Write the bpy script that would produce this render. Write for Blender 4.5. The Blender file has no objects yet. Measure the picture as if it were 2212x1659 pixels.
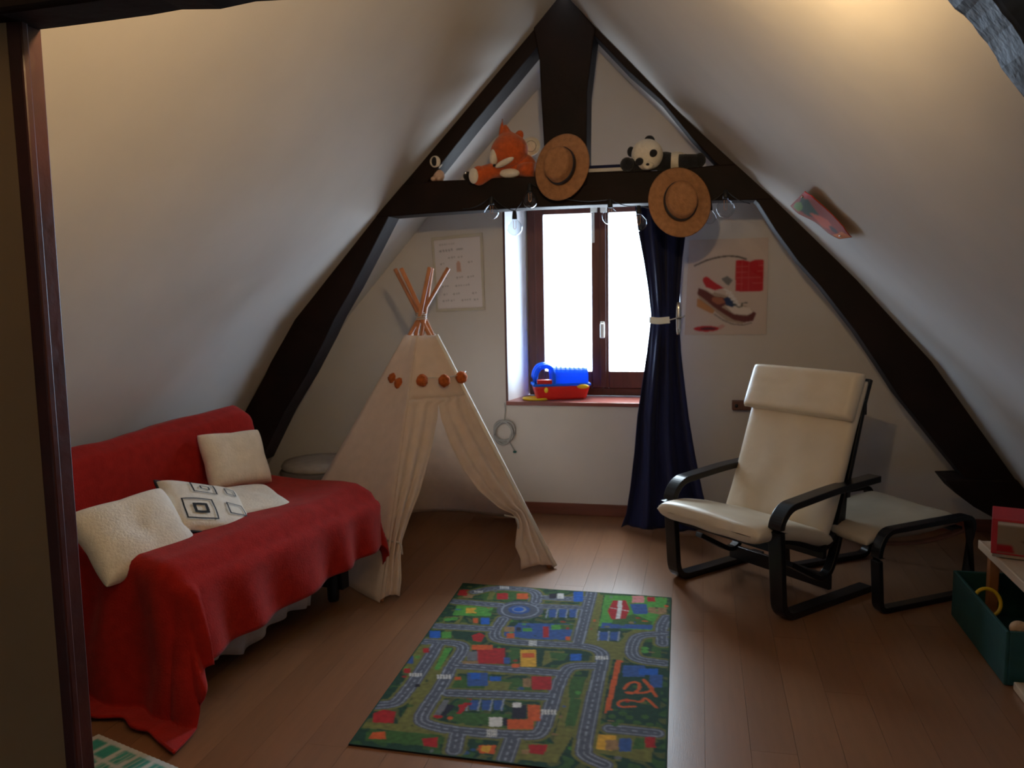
import bpy, bmesh, math, random
import numpy as np
from mathutils import Vector, Matrix, Euler, noise
random.seed(4)
PI = math.pi
sc = bpy.context.scene
COL = sc.collection

# ------------------------------------------------------------------ camera, world, lights, exposure
F_PX, YAW, PITCH, ROLL = 1824.0, 0.21878, 0.1228, -0.01877
CAM = Vector((0, 0, 1.35))
SIZE = 1.18          # everything is drawn at 1 / 1.18 and brought to true size at the end
fw = Vector((-math.sin(YAW) * math.cos(PITCH), math.cos(YAW) * math.cos(PITCH), -math.sin(PITCH)))
r0 = Vector((math.cos(YAW), math.sin(YAW), 0)); u0 = r0.cross(fw)
rt = r0 * math.cos(ROLL) + u0 * math.sin(ROLL); up = -r0 * math.sin(ROLL) + u0 * math.cos(ROLL)
cd = bpy.data.cameras.new('camera'); cam = bpy.data.objects.new('camera', cd); COL.objects.link(cam)
cd.sensor_width = 36; cd.lens = 36 * F_PX / 2212; cd.clip_start = 0.02
cam.matrix_world = Matrix(((rt.x, up.x, -fw.x, CAM.x * SIZE), (rt.y, up.y, -fw.y, CAM.y * SIZE), (rt.z, up.z, -fw.z, CAM.z * SIZE), (0, 0, 0, 1)))
cd.dof.use_dof = True; cd.dof.focus_distance = 1.7; cd.dof.aperture_fstop = 9.0      # the photograph is slightly out of focus
sc.camera = cam

w = bpy.data.worlds.new('world'); sc.world = w; w.use_nodes = True
bg = w.node_tree.nodes['Background']; bg.inputs[1].default_value = 37.0
# plain overcast sky: brighter towards the zenith, dull ground below the horizon
wn_ = w.node_tree.nodes; wl_ = w.node_tree.links
tcw = wn_.new('ShaderNodeTexCoord'); sep = wn_.new('ShaderNodeSeparateXYZ'); mrw = wn_.new('ShaderNodeMapRange'); crw = wn_.new('ShaderNodeValToRGB')
wl_.new(tcw.outputs['Generated'], sep.inputs[0]); wl_.new(sep.outputs['Z'], mrw.inputs['Value']); mrw.inputs['From Min'].default_value = -1
wl_.new(mrw.outputs[0], crw.inputs[0]); wl_.new(crw.outputs[0], bg.inputs[0])
els = crw.color_ramp.elements; els[0].position = 0.44; els[0].color = (0.30, 0.35, 0.40, 1); els[1].position = 1.0; els[1].color = (1.0, 1.0, 1.0, 1)
e1 = els.new(0.52); e1.color = (0.50, 0.71, 1.0, 1); e2 = els.new(0.75); e2.color = (0.70, 0.88, 1.0, 1)

def light(name, kind, loc, energy, color, rot=(0, 0, 0), **kw):
    l = bpy.data.lights.new(name, kind); l.energy = energy; l.color = color
    for k, v in kw.items(): setattr(l, k, v)
    o = bpy.data.objects.new(name, l); COL.objects.link(o); o.location = Vector(loc) * SIZE; o.rotation_euler = rot
    return o
pl = light('window_portal', 'AREA', (-0.53, 5.02, 1.25), 1, (1, 1, 1), (-PI / 2, 0, 0), shape='RECTANGLE', size=1.15, size_y=1.4)
pl.data.cycles.is_portal = True
light('warm_bowl_bulb', 'POINT', (-0.14, 1.15, 1.87), 72.0, (1.0, 0.68, 0.33), shadow_soft_size=0.035)
light('landing_light', 'AREA', (-1.5, -0.6, 2.0), 2.2, (1.0, 0.75, 0.45), (math.radians(60), 0, 0), shape='RECTANGLE', size=0.8, size_y=0.8)

vs = sc.view_settings
sc.display_settings.display_device = 'sRGB'
vs.view_transform = 'Standard'; vs.look = 'None'; vs.gamma = 1.0; vs.use_curve_mapping = False
vs.exposure = 0.0
sc.cycles.use_denoising = True
sc.cycles.max_bounces = 10; sc.cycles.diffuse_bounces = 6; sc.cycles.transparent_max_bounces = 12

# ------------------------------------------------------------------ helpers
def at(px, py, axis, val):
    """point where the sight line of a photo pixel meets the real plane coordinate[axis] = val"""
    d = (px - 1106) / F_PX * rt - (py - 829.5) / F_PX * up + fw
    t = (val - CAM[axis]) / d[axis]
    return CAM + d * t
def at_plane(px, py, p0, n):
    d = (px - 1106) / F_PX * rt - (py - 829.5) / F_PX * up + fw
    return CAM + d * ((p0 - CAM).dot(n) / d.dot(n))

def s2l(c):
    return tuple(((x / 255) / 12.92 if x / 255 <= 0.04045 else ((x / 255 + 0.055) / 1.055) ** 2.4) for x in c)
def mat(name, col, rough=0.6, vary=0.12, scale=18, bump=0.15, bscale=None, metal=0, spec=0.4, stretch=(1, 1, 1), translucent=0, sheen=0, coat=0):
    m = bpy.data.materials.new(name); m.use_nodes = True
    nt = m.node_tree; N = nt.nodes; b = N['Principled BSDF']; L = nt.links
    b.inputs['Roughness'].default_value = rough; b.inputs['Metallic'].default_value = metal
    b.inputs['Specular IOR Level'].default_value = spec
    if sheen: b.inputs['Sheen Weight'].default_value = sheen
    if coat: b.inputs['Coat Weight'].default_value = coat; b.inputs['Coat Roughness'].default_value = 0.12
    tc = N.new('ShaderNodeTexCoord'); mp = N.new('ShaderNodeMapping'); mp.inputs['Scale'].default_value = stretch
    L.new(tc.outputs['Object'], mp.inputs[0])
    no = N.new('ShaderNodeTexNoise'); no.inputs['Scale'].default_value = scale; no.inputs['Detail'].default_value = 4
    L.new(mp.outputs[0], no.inputs['Vector'])
    rp = N.new('ShaderNodeValToRGB')
    rp.color_ramp.elements[0].position = 0.3; rp.color_ramp.elements[1].position = 0.7
    rp.color_ramp.elements[0].color = tuple(max(0, c * (1 - vary)) for c in col) + (1,)
    rp.color_ramp.elements[1].color = tuple(min(1, c * (1 + vary)) for c in col) + (1,)
    L.new(no.outputs[0], rp.inputs[0]); L.new(rp.outputs[0], b.inputs['Base Color'])
    if bump:
        n2 = N.new('ShaderNodeTexNoise'); n2.inputs['Scale'].default_value = bscale or scale * 4; n2.inputs['Detail'].default_value = 3
        L.new(mp.outputs[0], n2.inputs['Vector'])
        bp = N.new('ShaderNodeBump'); bp.inputs['Strength'].default_value = bump; bp.inputs['Distance'].default_value = 0.004
        L.new(n2.outputs[0], bp.inputs['Height']); L.new(bp.outputs[0], b.inputs['Normal'])
    if translucent:
        tr = N.new('ShaderNodeBsdfTranslucent'); mx = N.new('ShaderNodeMixShader'); mx.inputs[0].default_value = translucent
        L.new(rp.outputs[0], tr.inputs[0]); L.new(b.outputs[0], mx.inputs[1]); L.new(tr.outputs[0], mx.inputs[2])
        L.new(mx.outputs[0], N['Material Output'].inputs[0])
    return m
def mat_glass(name, tint=(1, 1, 1), gloss=1.45):
    m = bpy.data.materials.new(name); m.use_nodes = True; nt = m.node_tree; N = nt.nodes; L = nt.links
    N.remove(N['Principled BSDF'])
    fr = N.new('ShaderNodeFresnel'); ge = N.new('ShaderNodeNewGeometry'); mr = N.new('ShaderNodeMapRange')   # same reflectance on both faces of the thin sheet
    mr.inputs['To Min'].default_value = gloss; mr.inputs['To Max'].default_value = 1 / gloss
    L.new(ge.outputs['Backfacing'], mr.inputs['Value']); L.new(mr.outputs[0], fr.inputs[0])
    tr = N.new('ShaderNodeBsdfTransparent'); tr.inputs[0].default_value = (*tint, 1)
    gl = N.new('ShaderNodeBsdfGlossy'); gl.inputs['Roughness'].default_value = 0.03
    mx = N.new('ShaderNodeMixShader'); L.new(fr.outputs[0], mx.inputs[0]); L.new(tr.outputs[0], mx.inputs[1]); L.new(gl.outputs[0], mx.inputs[2])
    L.new(mx.outputs[0], N['Material Output'].inputs[0]); return m
def mat_print(name, rough=0.7, coat=0):
    m = bpy.data.materials.new(name); m.use_nodes = True; N = m.node_tree.nodes; b = N['Principled BSDF']
    a = N.new('ShaderNodeAttribute'); a.attribute_name = 'print'
    m.node_tree.links.new(a.outputs['Color'], b.inputs['Base Color']); b.inputs['Roughness'].default_value = rough; b.inputs['Specular IOR Level'].default_value = 0.2
    if coat: b.inputs['Coat Weight'].default_value = coat; b.inputs['Coat Roughness'].default_value = 0.15
    return m

M = {}
M['plaster'] = mat('plaster', (0.52, 0.49, 0.45), 0.75, 0.05, 2.5, 0.35, 14)
M['wallpaint'] = mat('wallpaint', (0.58, 0.55, 0.53), 0.7, 0.04, 3, 0.15, 30)
M['reveal'] = mat('reveal', (0.85, 0.87, 0.88), 0.6, 0.03, 4, 0.1)
M['timber'] = mat('timber', (0.009, 0.0034, 0.0026), 0.65, 0.45, 6, 0.8, 16, spec=0.2)
M['timber_rough'] = mat('timber_rough', (0.040, 0.046, 0.055), 0.55, 0.9, 26, 1.0, 40)
M['tanwall'] = mat('tan_wall', (0.26, 0.17, 0.085), 0.8, 0.06, 4, 0.15, 30)
M['jamb'] = mat('jamb', (0.045, 0.008, 0.006), 0.5, 0.3, 10, 0.3)
M['frame'] = mat('window_wood', (0.085, 0.024, 0.018), 0.4, 0.2, 12, 0.2, stretch=(4, 4, 0.5))
M['sillwood'] = mat('sill_wood', (0.22, 0.06, 0.045), 0.3, 0.2, 10, 0.1, stretch=(0.5, 4, 4))
M['skirt'] = mat('baseboard_wood', (0.16, 0.05, 0.03), 0.45, 0.2, 8, 0.1, stretch=(0.4, 4, 4))
for i, k in enumerate([1.0, 0.94, 1.05, 0.97]):
    M['plank%d' % i] = mat('laminate_%d' % i, (0.215 * k, 0.104 * k, 0.052 * k), 0.33, 0.08, 7, 0.05, 40, spec=0.55, stretch=(7, 0.7, 1))
M['subfloor'] = mat('subfloor', (0.10, 0.05, 0.03), 0.8)
M['red'] = mat('red_throw', (0.33, 0.014, 0.010), 0.9, 0.12, 30, 0.5, 160, spec=0.1, sheen=0.08)
M['whitefab'] = mat('white_cushion', (0.86, 0.83, 0.76), 0.9, 0.05, 30, 0.6, 120, spec=0.15)
M['greyfab'] = mat('pale_base_cloth', (0.50, 0.46, 0.46), 0.9, 0.1, 14, 0.4, 90)
M['black'] = mat('black_metal', (0.010, 0.010, 0.012), 0.5, 0.1, 10, 0.1)
M['blackwood'] = mat('black_stained_wood', (0.006, 0.006, 0.008), 0.32, 0.2, 14, 0.1, coat=0.1)
M['leather'] = mat('cream_leather', (0.66, 0.56, 0.42), 0.38, 0.08, 5, 0.35, 22, spec=0.5)
M['stoolcover'] = mat('shaded_cream_leather', (0.40, 0.33, 0.24), 0.5, 0.1, 5, 0.3, 22, spec=0.3)  # cream leather darkened, the shade on the footstool put into the colour
M['canvas'] = mat('tent_canvas', (0.86, 0.74, 0.64), 0.9, 0.04, 20, 0.3, 60, translucent=0.35)
M['pole'] = mat('pine_pole', (0.50, 0.20, 0.09), 0.5, 0.2, 12, 0.15, stretch=(3, 3, 0.5))
M['pompom'] = mat('rust_wool', (0.42, 0.10, 0.02), 0.95, 0.3, 60, 1.0, 150)
M['navy'] = mat('navy_cloth', (0.004, 0.008, 0.055), 0.85, 0.1, 30, 0.3, 150, sheen=0.05)
M['cord'] = mat('pale_cord', (0.55, 0.53, 0.50), 0.7, 0.05)
M['steel'] = mat('steel', (0.65, 0.67, 0.70), 0.25, 0.05, metal=0.9)
M['whiteplastic'] = mat('white_plastic', (0.75, 0.77, 0.72), 0.35, 0.03, bump=0)
M['blue'] = mat('blue_plastic', (0.015, 0.19, 0.78), 0.3, 0.05, bump=0, translucent=0.45)
M['redplastic'] = mat('red_plastic', (0.62, 0.02, 0.015), 0.32, 0.05, bump=0)
M['yellow'] = mat('yellow_plastic', (0.80, 0.55, 0.02), 0.35, 0.05, bump=0)
M['fox'] = mat('orange_plush', (0.52, 0.09, 0.015), 0.95, 0.2, 40, 0.8, 200, sheen=0.3)
M['plushwhite'] = mat('white_plush', (0.74, 0.69, 0.60), 0.95, 0.1, 40, 0.8, 200, sheen=0.3)
M['plushpink'] = mat('pinkish_plush', (0.60, 0.42, 0.34), 0.95, 0.1, 40, 0.8, 200)
M['plushblack'] = mat('black_plush', (0.012, 0.012, 0.016), 0.95, 0.2, 40, 0.8, 200, sheen=0.15)
M['straw'] = mat('straw', (0.34, 0.16, 0.068), 0.7, 0.18, 50, 0.8, 140)
M['ribbon'] = mat('black_ribbon', (0.010, 0.010, 0.016), 0.35, 0.1, bump=0.05, spec=0.6)
M['glass'] = mat_glass('clear_glass')
M['bulbglass'] = mat_glass('bulb_glass', (0.93, 0.95, 0.97), 1.6)
M['filament'] = mat('filament', (0.6, 0.25, 0.08), 0.4, bump=0)
M['pouf'] = mat('grey_brown_cloth', (0.17, 0.15, 0.14), 0.9, 0.1, 20, 0.4)
M['pouftop'] = mat('beige_cloth', (0.40, 0.35, 0.31), 0.9, 0.1, 20, 0.4)
M['palewood'] = mat('pale_wood', (0.55, 0.42, 0.30), 0.5, 0.12, 8, 0.1, stretch=(4, 0.5, 4))
M['orangewood'] = mat('orange_wood', (0.40, 0.15, 0.05), 0.5, 0.15, 8, 0.1)
M['teal'] = mat('teal_cloth', (0.03, 0.15, 0.15), 0.9, 0.15, 20, 0.5)
M['tealbox'] = mat('dark_teal_board', (0.012, 0.065, 0.062), 0.6, 0.15, 12, 0.2)
M['grey'] = mat('grey_plastic', (0.36, 0.37, 0.37), 0.5, 0.05)
M['brownwood'] = mat('brown_wood', (0.14, 0.06, 0.04), 0.5, 0.2, 20, 0.2)
M['redcard'] = mat('red_card', (0.45, 0.015, 0.02), 0.5, 0.05, bump=0)
M['cardface'] = mat('box_print', (0.45, 0.38, 0.30), 0.5, 0.3, 9, 0)
M['peach'] = mat('peach_plush', (0.62, 0.42, 0.27), 0.9, 0.1, 40, 0.5)
M['posterframe'] = mat('beige_frame', (0.50, 0.46, 0.38), 0.5, 0.08, 10, 0.1)
M['print'] = mat_print('printed_paper', 0.6)
M['printgloss'] = mat_print('printed_glossy', 0.35, 0.5)
M['rugprint'] = mat_print('printed_pile', 0.85)
M['clothprint'] = mat_print('printed_cloth', 0.9)

def link(name, me, m, parent=None):
    o = bpy.data.objects.new(name, me); COL.objects.link(o)
    if m is not None:
        me.materials.append(M[m] if isinstance(m, str) else m)
    if parent is not None: o.parent = parent
    return o
def tag(o, label=None, cat=None, group=None, kind=None):
    if label: o['label'] = label
    if cat: o['category'] = cat
    if group: o['group'] = group
    if kind: o['kind'] = kind
    return o
def empty(name, loc=(0, 0, 0), rz=0, **kw):
    o = bpy.data.objects.new(name, None); COL.objects.link(o); o.location = loc; o.rotation_euler = (0, 0, rz); o.empty_display_size = 0.05
    return tag(o, **kw)
def mesh(name, vs_, fs, m, parent=None, smooth=False, bevel=0, solid=0, subsurf=0, smooth_angle=None):
    me = bpy.data.meshes.new(name); me.from_pydata([tuple(v) for v in vs_], [], [tuple(f) for f in fs]); me.update()
    bm = bmesh.new(); bm.from_mesh(me); bmesh.ops.recalc_face_normals(bm, faces=bm.faces); bm.to_mesh(me); bm.free()
    o = link(name, me, m, parent)
    if smooth: me.polygons.foreach_set('use_smooth', [True] * len(me.polygons))
    if subsurf:
        s = o.modifiers.new('s', 'SUBSURF'); s.levels = s.render_levels = subsurf
    if solid:
        s = o.modifiers.new('t', 'SOLIDIFY'); s.thickness = solid; s.offset = 0
    if bevel:
        b = o.modifiers.new('b', 'BEVEL'); b.width = bevel; b.segments = 2; b.limit_method = 'ANGLE'; b.angle_limit = math.radians(35)
    return o
def box(name, lo, hi, m, parent=None, bevel=0.003, mtx=None):
    x0, y0, z0 = lo; x1, y1, z1 = hi
    v = [Vector(p) for p in ((x0, y0, z0), (x1, y0, z0), (x1, y1, z0), (x0, y1, z0), (x0, y0, z1), (x1, y0, z1), (x1, y1, z1), (x0, y1, z1))]
    if mtx is not None: v = [mtx @ p for p in v]
    return mesh(name, v, [(0, 3, 2, 1), (4, 5, 6, 7), (0, 1, 5, 4), (1, 2, 6, 5), (2, 3, 7, 6), (3, 0, 4, 7)], m, parent, bevel=bevel)
def prism(name, poly, y0, y1, m, parent=None, bevel=0.006):
    """polygon of (x, z) points extruded from y0 to y1"""
    n = len(poly)
    v = [(x, y0, z) for x, z in poly] + [(x, y1, z) for x, z in poly]
    f = [tuple(range(n)), tuple(range(2 * n - 1, n - 1, -1))] + [(i, (i + 1) % n, n + (i + 1) % n, n + i) for i in range(n)]
    return mesh(name, v, f, m, parent, bevel=bevel)
def strip_prism(name, A, B, y0, y1, m, parent=None, bevel=0.006):
    """timber between two edge polylines A and B (equal length lists of (x, z)), quads only so it may be crooked"""
    n = len(A); v = []
    for y in (y0, y1):
        v += [(x, y, z) for x, z in A] + [(x, y, z) for x, z in B]
    f = []
    for i in range(n - 1):
        f += [(i, i + 1, n + i + 1, n + i), (2 * n + i, 3 * n + i, 3 * n + i + 1, 2 * n + i + 1),
              (i, 2 * n + i, 2 * n + i + 1, i + 1), (n + i, n + i + 1, 3 * n + i + 1, 3 * n + i)]
    f += [(0, n, 3 * n, 2 * n), (n - 1, 3 * n - 1, 4 * n - 1, 2 * n - 1)]
    return mesh(name, v, f, m, parent, bevel=bevel)
def tube(name, pts, r, m, parent=None, seg=10, closed=False, flat=None, upv=(0, 0, 1), r_end=None):
    """sweep a round (or flat=(w,t) rectangular) section along points"""
    pts = [Vector(p) for p in pts]; n = len(pts); V = []; U = Vector(upv)
    for i, p in enumerate(pts):
        a = pts[(i - 1) % n] if (i > 0 or closed) else p; b = pts[(i + 1) % n] if (i < n - 1 or closed) else p
        t = (b - a).normalized(); s = t.cross(U)
        if s.length < 1e-4: s = t.cross(Vector((1, 0, 0)))
        s.normalize(); q = s.cross(t).normalized()
        if flat:
            w2, t2 = flat[0] / 2, flat[1] / 2
            V += [p + s * w2 + q * t2, p - s * w2 + q * t2, p - s * w2 - q * t2, p + s * w2 - q * t2]
        else:
            rr = r if r_end is None else r + (r_end - r) * i / (n - 1)
            V += [p + (s * math.cos(k * 2 * PI / seg) + q * math.sin(k * 2 * PI / seg)) * rr for k in range(seg)]
    k = 4 if flat else seg; Fc = []
    for i in range(n if closed else n - 1):
        j = (i + 1) % n
        Fc += [(i * k + a, i * k + (a + 1) % k, j * k + (a + 1) % k, j * k + a) for a in range(k)]
    if not closed: Fc += [tuple(range(k)), tuple(range((n - 1) * k, n * k))]
    return mesh(name, V, Fc, m, parent, smooth=not flat, bevel=0.003 if flat else 0)
def arc_path(pts, rad=0.06, seg=6):
    """polyline with its inner corners rounded"""
    pts = [Vector(p) for p in pts]; out = [pts[0]]
    for i in range(1, len(pts) - 1):
        p = pts[i]; a = (pts[i - 1] - p); b = (pts[i + 1] - p); r = min(rad, a.length * .45, b.length * .45)
        a.normalize(); b.normalize(); A = p + a * r; B = p + b * r
        out += [A * (1 - t) ** 2 + p * 2 * t * (1 - t) + B * t * t for t in [k / seg for k in range(seg + 1)]]
    return out + [pts[-1]]
def lathe(name, prof, m, parent=None, seg=32, mtx=None, sx=1, sy=1, smooth=True, bevel=0):
    V = []; Fc = []; n = len(prof)
    for r, z in prof:
        V += [Vector((r * sx * math.cos(k * 2 * PI / seg), r * sy * math.sin(k * 2 * PI / seg), z)) for k in range(seg)]
    for i in range(n - 1):
        Fc += [(i * seg + k, i * seg + (k + 1) % seg, (i + 1) * seg + (k + 1) % seg, (i + 1) * seg + k) for k in range(seg)]
    if prof[0][0] > 1e-5: Fc.append(tuple(range(seg)))
    if prof[-1][0] > 1e-5: Fc.append(tuple(range((n - 1) * seg, n * seg)))
    if mtx is not None: V = [mtx @ v for v in V]
    o = mesh(name, V, Fc, m, parent, smooth=smooth, bevel=bevel)
    bm = bmesh.new(); bm.from_mesh(o.data); bmesh.ops.remove_doubles(bm, verts=bm.verts, dist=1e-5); bm.to_mesh(o.data); bm.free()
    if smooth: o.data.polygons.foreach_set('use_smooth', [len(p.vertices) < 5 for p in o.data.polygons])
    return o
def blob(name, c, r, m, parent=None, rot=(0, 0, 0), seg=20, ring=14, jitter=0.0, power=1.0, fn=None):
    """soft ellipsoid; power < 1 makes it boxier; fn reshapes the unit point"""
    R = Euler(rot).to_matrix(); V = []; Fc = []; c = Vector(c)
    for i in range(ring + 1):
        th = PI * i / ring
        for k in range(seg):
            ph = 2 * PI * k / seg
            p = Vector((math.sin(th) * math.cos(ph), math.sin(th) * math.sin(ph), math.cos(th)))
            if power != 1: p = Vector([math.copysign(abs(q) ** power, q) for q in p])
            if fn: p = fn(p)
            if jitter: p = p * (1 + jitter * noise.noise(p * 2.3 + c * 7))
            V.append(c + R @ Vector((p.x * r[0], p.y * r[1], p.z * r[2])))
    for i in range(ring):
        Fc += [(i * seg + k, i * seg + (k + 1) % seg, (i + 1) * seg + (k + 1) % seg, (i + 1) * seg + k) for k in range(seg)]
    o = mesh(name, V, Fc, m, parent, smooth=True)
    bm = bmesh.new(); bm.from_mesh(o.data); bmesh.ops.remove_doubles(bm, verts=bm.verts, dist=1e-5)
    bmesh.ops.recalc_face_normals(bm, faces=bm.faces); bm.to_mesh(o.data); bm.free()
    return o
def grid(name, nu, nv, fn, m, parent=None, solid=0, smooth=True, subsurf=0, attr=None):
    V = [fn(i / (nu - 1), j / (nv - 1)) for j in range(nv) for i in range(nu)]
    Fc = [(j * nu + i, j * nu + i + 1, (j + 1) * nu + i + 1, (j + 1) * nu + i) for j in range(nv - 1) for i in range(nu - 1)]
    me = bpy.data.meshes.new(name); me.from_pydata([tuple(v) for v in V], [], Fc); me.update()
    o = link(name, me, m, parent)
    if smooth: me.polygons.foreach_set('use_smooth', [True] * len(me.polygons))
    if attr is not None:
        a = me.color_attributes.new('print', 'FLOAT_COLOR', 'POINT'); a.data.foreach_set('color', attr.reshape(-1).astype(np.float32))
    if subsurf:
        s = o.modifiers.new('s', 'SUBSURF'); s.levels = s.render_levels = subsurf
    if solid:
        s = o.modifiers.new('t', 'SOLIDIFY'); s.thickness = solid; s.offset = 0
    return o
def chaikin(P, n=2):
    for _ in range(n):
        Q = [P[0]]
        for (a, b), (c, d) in zip(P, P[1:]): Q += [(.75 * a + .25 * c, .75 * b + .25 * d), (.25 * a + .75 * c, .25 * b + .75 * d)]
        P = Q + [P[-1]]
    return P
class Raster:
    """small drawing board: colours per grid point of a printed surface, coordinates in the surface's own units"""
    def __init__(s, W, H, nu, nv, base):
        s.W, s.H, s.nu, s.nv = W, H, nu, nv
        s.X, s.Y = np.meshgrid(np.linspace(0, W, nu), np.linspace(0, H, nv))
        s.A = np.ones((nv, nu, 4)); s.A[..., :3] = base
    def put(s, mask, c, a=1.0):
        s.A[mask, :3] = s.A[mask, :3] * (1 - a) + np.array(c) * a
    def poly(s, pts, c, a=1.0):
        ins = np.zeros(s.X.shape, bool); n = len(pts)
        for i in range(n):
            (x1, y1), (x2, y2) = pts[i], pts[(i + 1) % n]
            if y1 == y2: continue
            cond = ((y1 > s.Y) != (y2 > s.Y)) & (s.X < (x2 - x1) * (s.Y - y1) / (y2 - y1) + x1); ins ^= cond
        s.put(ins, c, a)
    def line(s, pts, w_, c, a=1.0, dash=0):
        for (x1, y1), (x2, y2) in zip(pts, pts[1:]):
            dx, dy = x2 - x1, y2 - y1; q = dx * dx + dy * dy + 1e-12
            t = np.clip(((s.X - x1) * dx + (s.Y - y1) * dy) / q, 0, 1)
            mk = np.hypot(s.X - x1 - t * dx, s.Y - y1 - t * dy) < w_ / 2
            if dash: mk &= (np.floor(t * math.sqrt(q) / dash) % 2 == 0)
            s.put(mk, c, a)
    def ell(s, x, y, rx, ry, c, a=1.0):
        s.put(((s.X - x) / rx) ** 2 + ((s.Y - y) / ry) ** 2 < 1, c, a)
    def soft(s, k=1):
        for _ in range(k):
            p = np.pad(s.A, ((1, 1), (1, 1), (0, 0)), 'edge')
            s.A = (p[:-2, 1:-1] + p[2:, 1:-1] + p[1:-1, :-2] + p[1:-1, 2:] + 2 * s.A) / 6

# ------------------------------------------------------------------ the room
PROFL = [(-0.615, 2.64), (-0.757, 2.492), (-1.134, 2.108), (-1.53, 1.695), (-2.022, 1.165), (-2.27, 0.80), (-2.56, 0.31), (-2.75, -0.02)]
PROFR = [(-0.615, 2.64), (-0.466, 2.483), (-0.084, 2.08), (0.307, 1.70), (0.679, 1.316), (1.0, 0.96), (1.355, 0.45), (1.70, -0.02)]
PROF = PROFL[::-1] + PROFR[1:]
YB, YG = -2.4, 4.70
ceil = empty('ceiling', kind='structure')
def slope(name, prof, sign):
    n = len(prof); ny = 30
    def pnt(off):
        out = []
        for j in range(ny):
            y = YB + (5.1 - YB) * j / (ny - 1)
            for x, z in prof:
                k = 0.012 * noise.noise(Vector((x * 1.1, y * 0.9, z)))
                out.append((x + sign * (off - k), y, z + (off - k) * 0.8))
        return out
    V = pnt(0.0) + pnt(0.12); o = n * ny; Fc = []
    for j in range(ny - 1):
        for i in range(n - 1):
            a = j * n + i; Fc += [(a, a + 1, a + n + 1, a + n), (o + a, o + a + n, o + a + n + 1, o + a + 1)]
    return mesh(name, V, Fc, 'plaster', ceil, smooth=True)
slope('slope_panel', PROFL, -1)['label'] = 'left plastered roof slope'
slope('slope_panel', PROFR, 1)['label'] = 'right plastered roof slope'

fl = box('floor', (-3.2, YB, -0.16), (2.3, 5.1, -0.0085), 'subfloor', bevel=0); tag(fl, kind='structure')
pw, plen = 0.128, 1.21
cache = {}
def plank_mesh(y0, y1, mi):
    key = (round(y1 - y0, 3), mi)
    if key not in cache:
        g = 0.0008; L_ = y1 - y0 - g
        o_ = box('plank', (0, 0, -0.008), (pw - g, L_, 0.0), 'plank%d' % mi, bevel=0)
        cache[key] = o_.data; bpy.data.objects.remove(o_)
    return cache[key]
for i in range(29):
    x = -2.02 + i * pw; y = 1.55 - random.choice([0.0, 0.4, 0.8, 0.2, 0.6]); 
    while y < YG:
        y1 = min(y + plen, YG + 0.005)
        if y1 > 1.6 and y1 - y > 0.03:
            p = bpy.data.objects.new('plank', plank_mesh(y, y1, random.randrange(4))); COL.objects.link(p); p.parent = fl; p.location = (x, y, 0)
        y += plen

# gable wall with the window opening (splayed reveal)
OX0, OX1, OZ0, OZ1 = -1.075, -0.10, 0.655, 1.80
wg = empty('wall_back', kind='structure')
def roofz(x):
    P_ = PROF
    for (a, b), (c, d) in zip(P_, P_[1:]):
        if a <= x <= c: return b + (d - b) * (x - a) / (c - a)
    return 0
xs_l = [p for p in PROF if p[0] < OX0]; xs_r = [p for p in PROF if p[0] > OX1]; xs_m = [p for p in PROF if OX0 < p[0] < OX1]
E_ = 0.04
def up_(L_): return [(x, z + E_) for x, z in L_]
prism('wall_panel', up_(xs_l) + [(OX0, roofz(OX0) + E_), (OX0, -0.02)], YG, YG + 0.33, 'wallpaint', wg, bevel=0)['label'] = 'plaster left of the window'
prism('wall_panel', [(OX1, -0.02), (OX1, roofz(OX1) + E_)] + up_(xs_r), YG, YG + 0.33, 'wallpaint', wg, bevel=0)['label'] = 'plaster right of the window'
prism('wall_panel', [(OX0, OZ1), (OX0, roofz(OX0) + E_)] + up_(xs_m) + [(OX1, roofz(OX1) + E_), (OX1, OZ1)], YG, YG + 0.33, 'wallpaint', wg, bevel=0)['label'] = 'plaster above the window'
prism('wall_panel', [(OX0, -0.02), (OX0, OZ0 - 0.02), (OX1, OZ0 - 0.02), (OX1, -0.02)], YG, YG + 0.33, 'wallpaint', wg, bevel=0)['label'] = 'plaster below the window'
# splayed reveal cheeks
WY = 4.95
mesh('reveal_cheek', [(OX0 + .001, YG - .001, OZ0), (OX0 + .085, WY + .05, OZ0), (OX0 + .001, WY + .05, OZ0), (OX0 + .001, YG - .001, OZ1), (OX0 + .085, WY + .05, OZ1), (OX0 + .001, WY + .05, OZ1)],
     [(0, 1, 4, 3), (1, 2, 5, 4), (2, 0, 3, 5), (0, 2, 1), (3, 4, 5)], 'reveal', wg)
mesh('reveal_cheek', [(OX1 - .001, YG - .001, OZ0), (OX1 - .085, WY + .05, OZ0), (OX1 - .001, WY + .05, OZ0), (OX1 - .001, YG - .001, OZ1), (OX1 - .085, WY + .05, OZ1), (OX1 - .001, WY + .05, OZ1)],
     [(0, 3, 4, 1), (1, 4, 5, 2), (2, 5, 3, 0), (0, 1, 2), (3, 5, 4)], 'reveal', wg)
tr = box('trim_1', (OX0 - .006, YG - .004, OZ0 - .02), (OX0 + .006, YG + .004, OZ1), 'frame', bevel=0.001); tag(tr, kind='structure')
tr2 = box('baseboard_back', (-2.6, YG - .014, 0), (1.65, YG, 0.068), 'skirt', bevel=0.003); tag(tr2, kind='structure')

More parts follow.
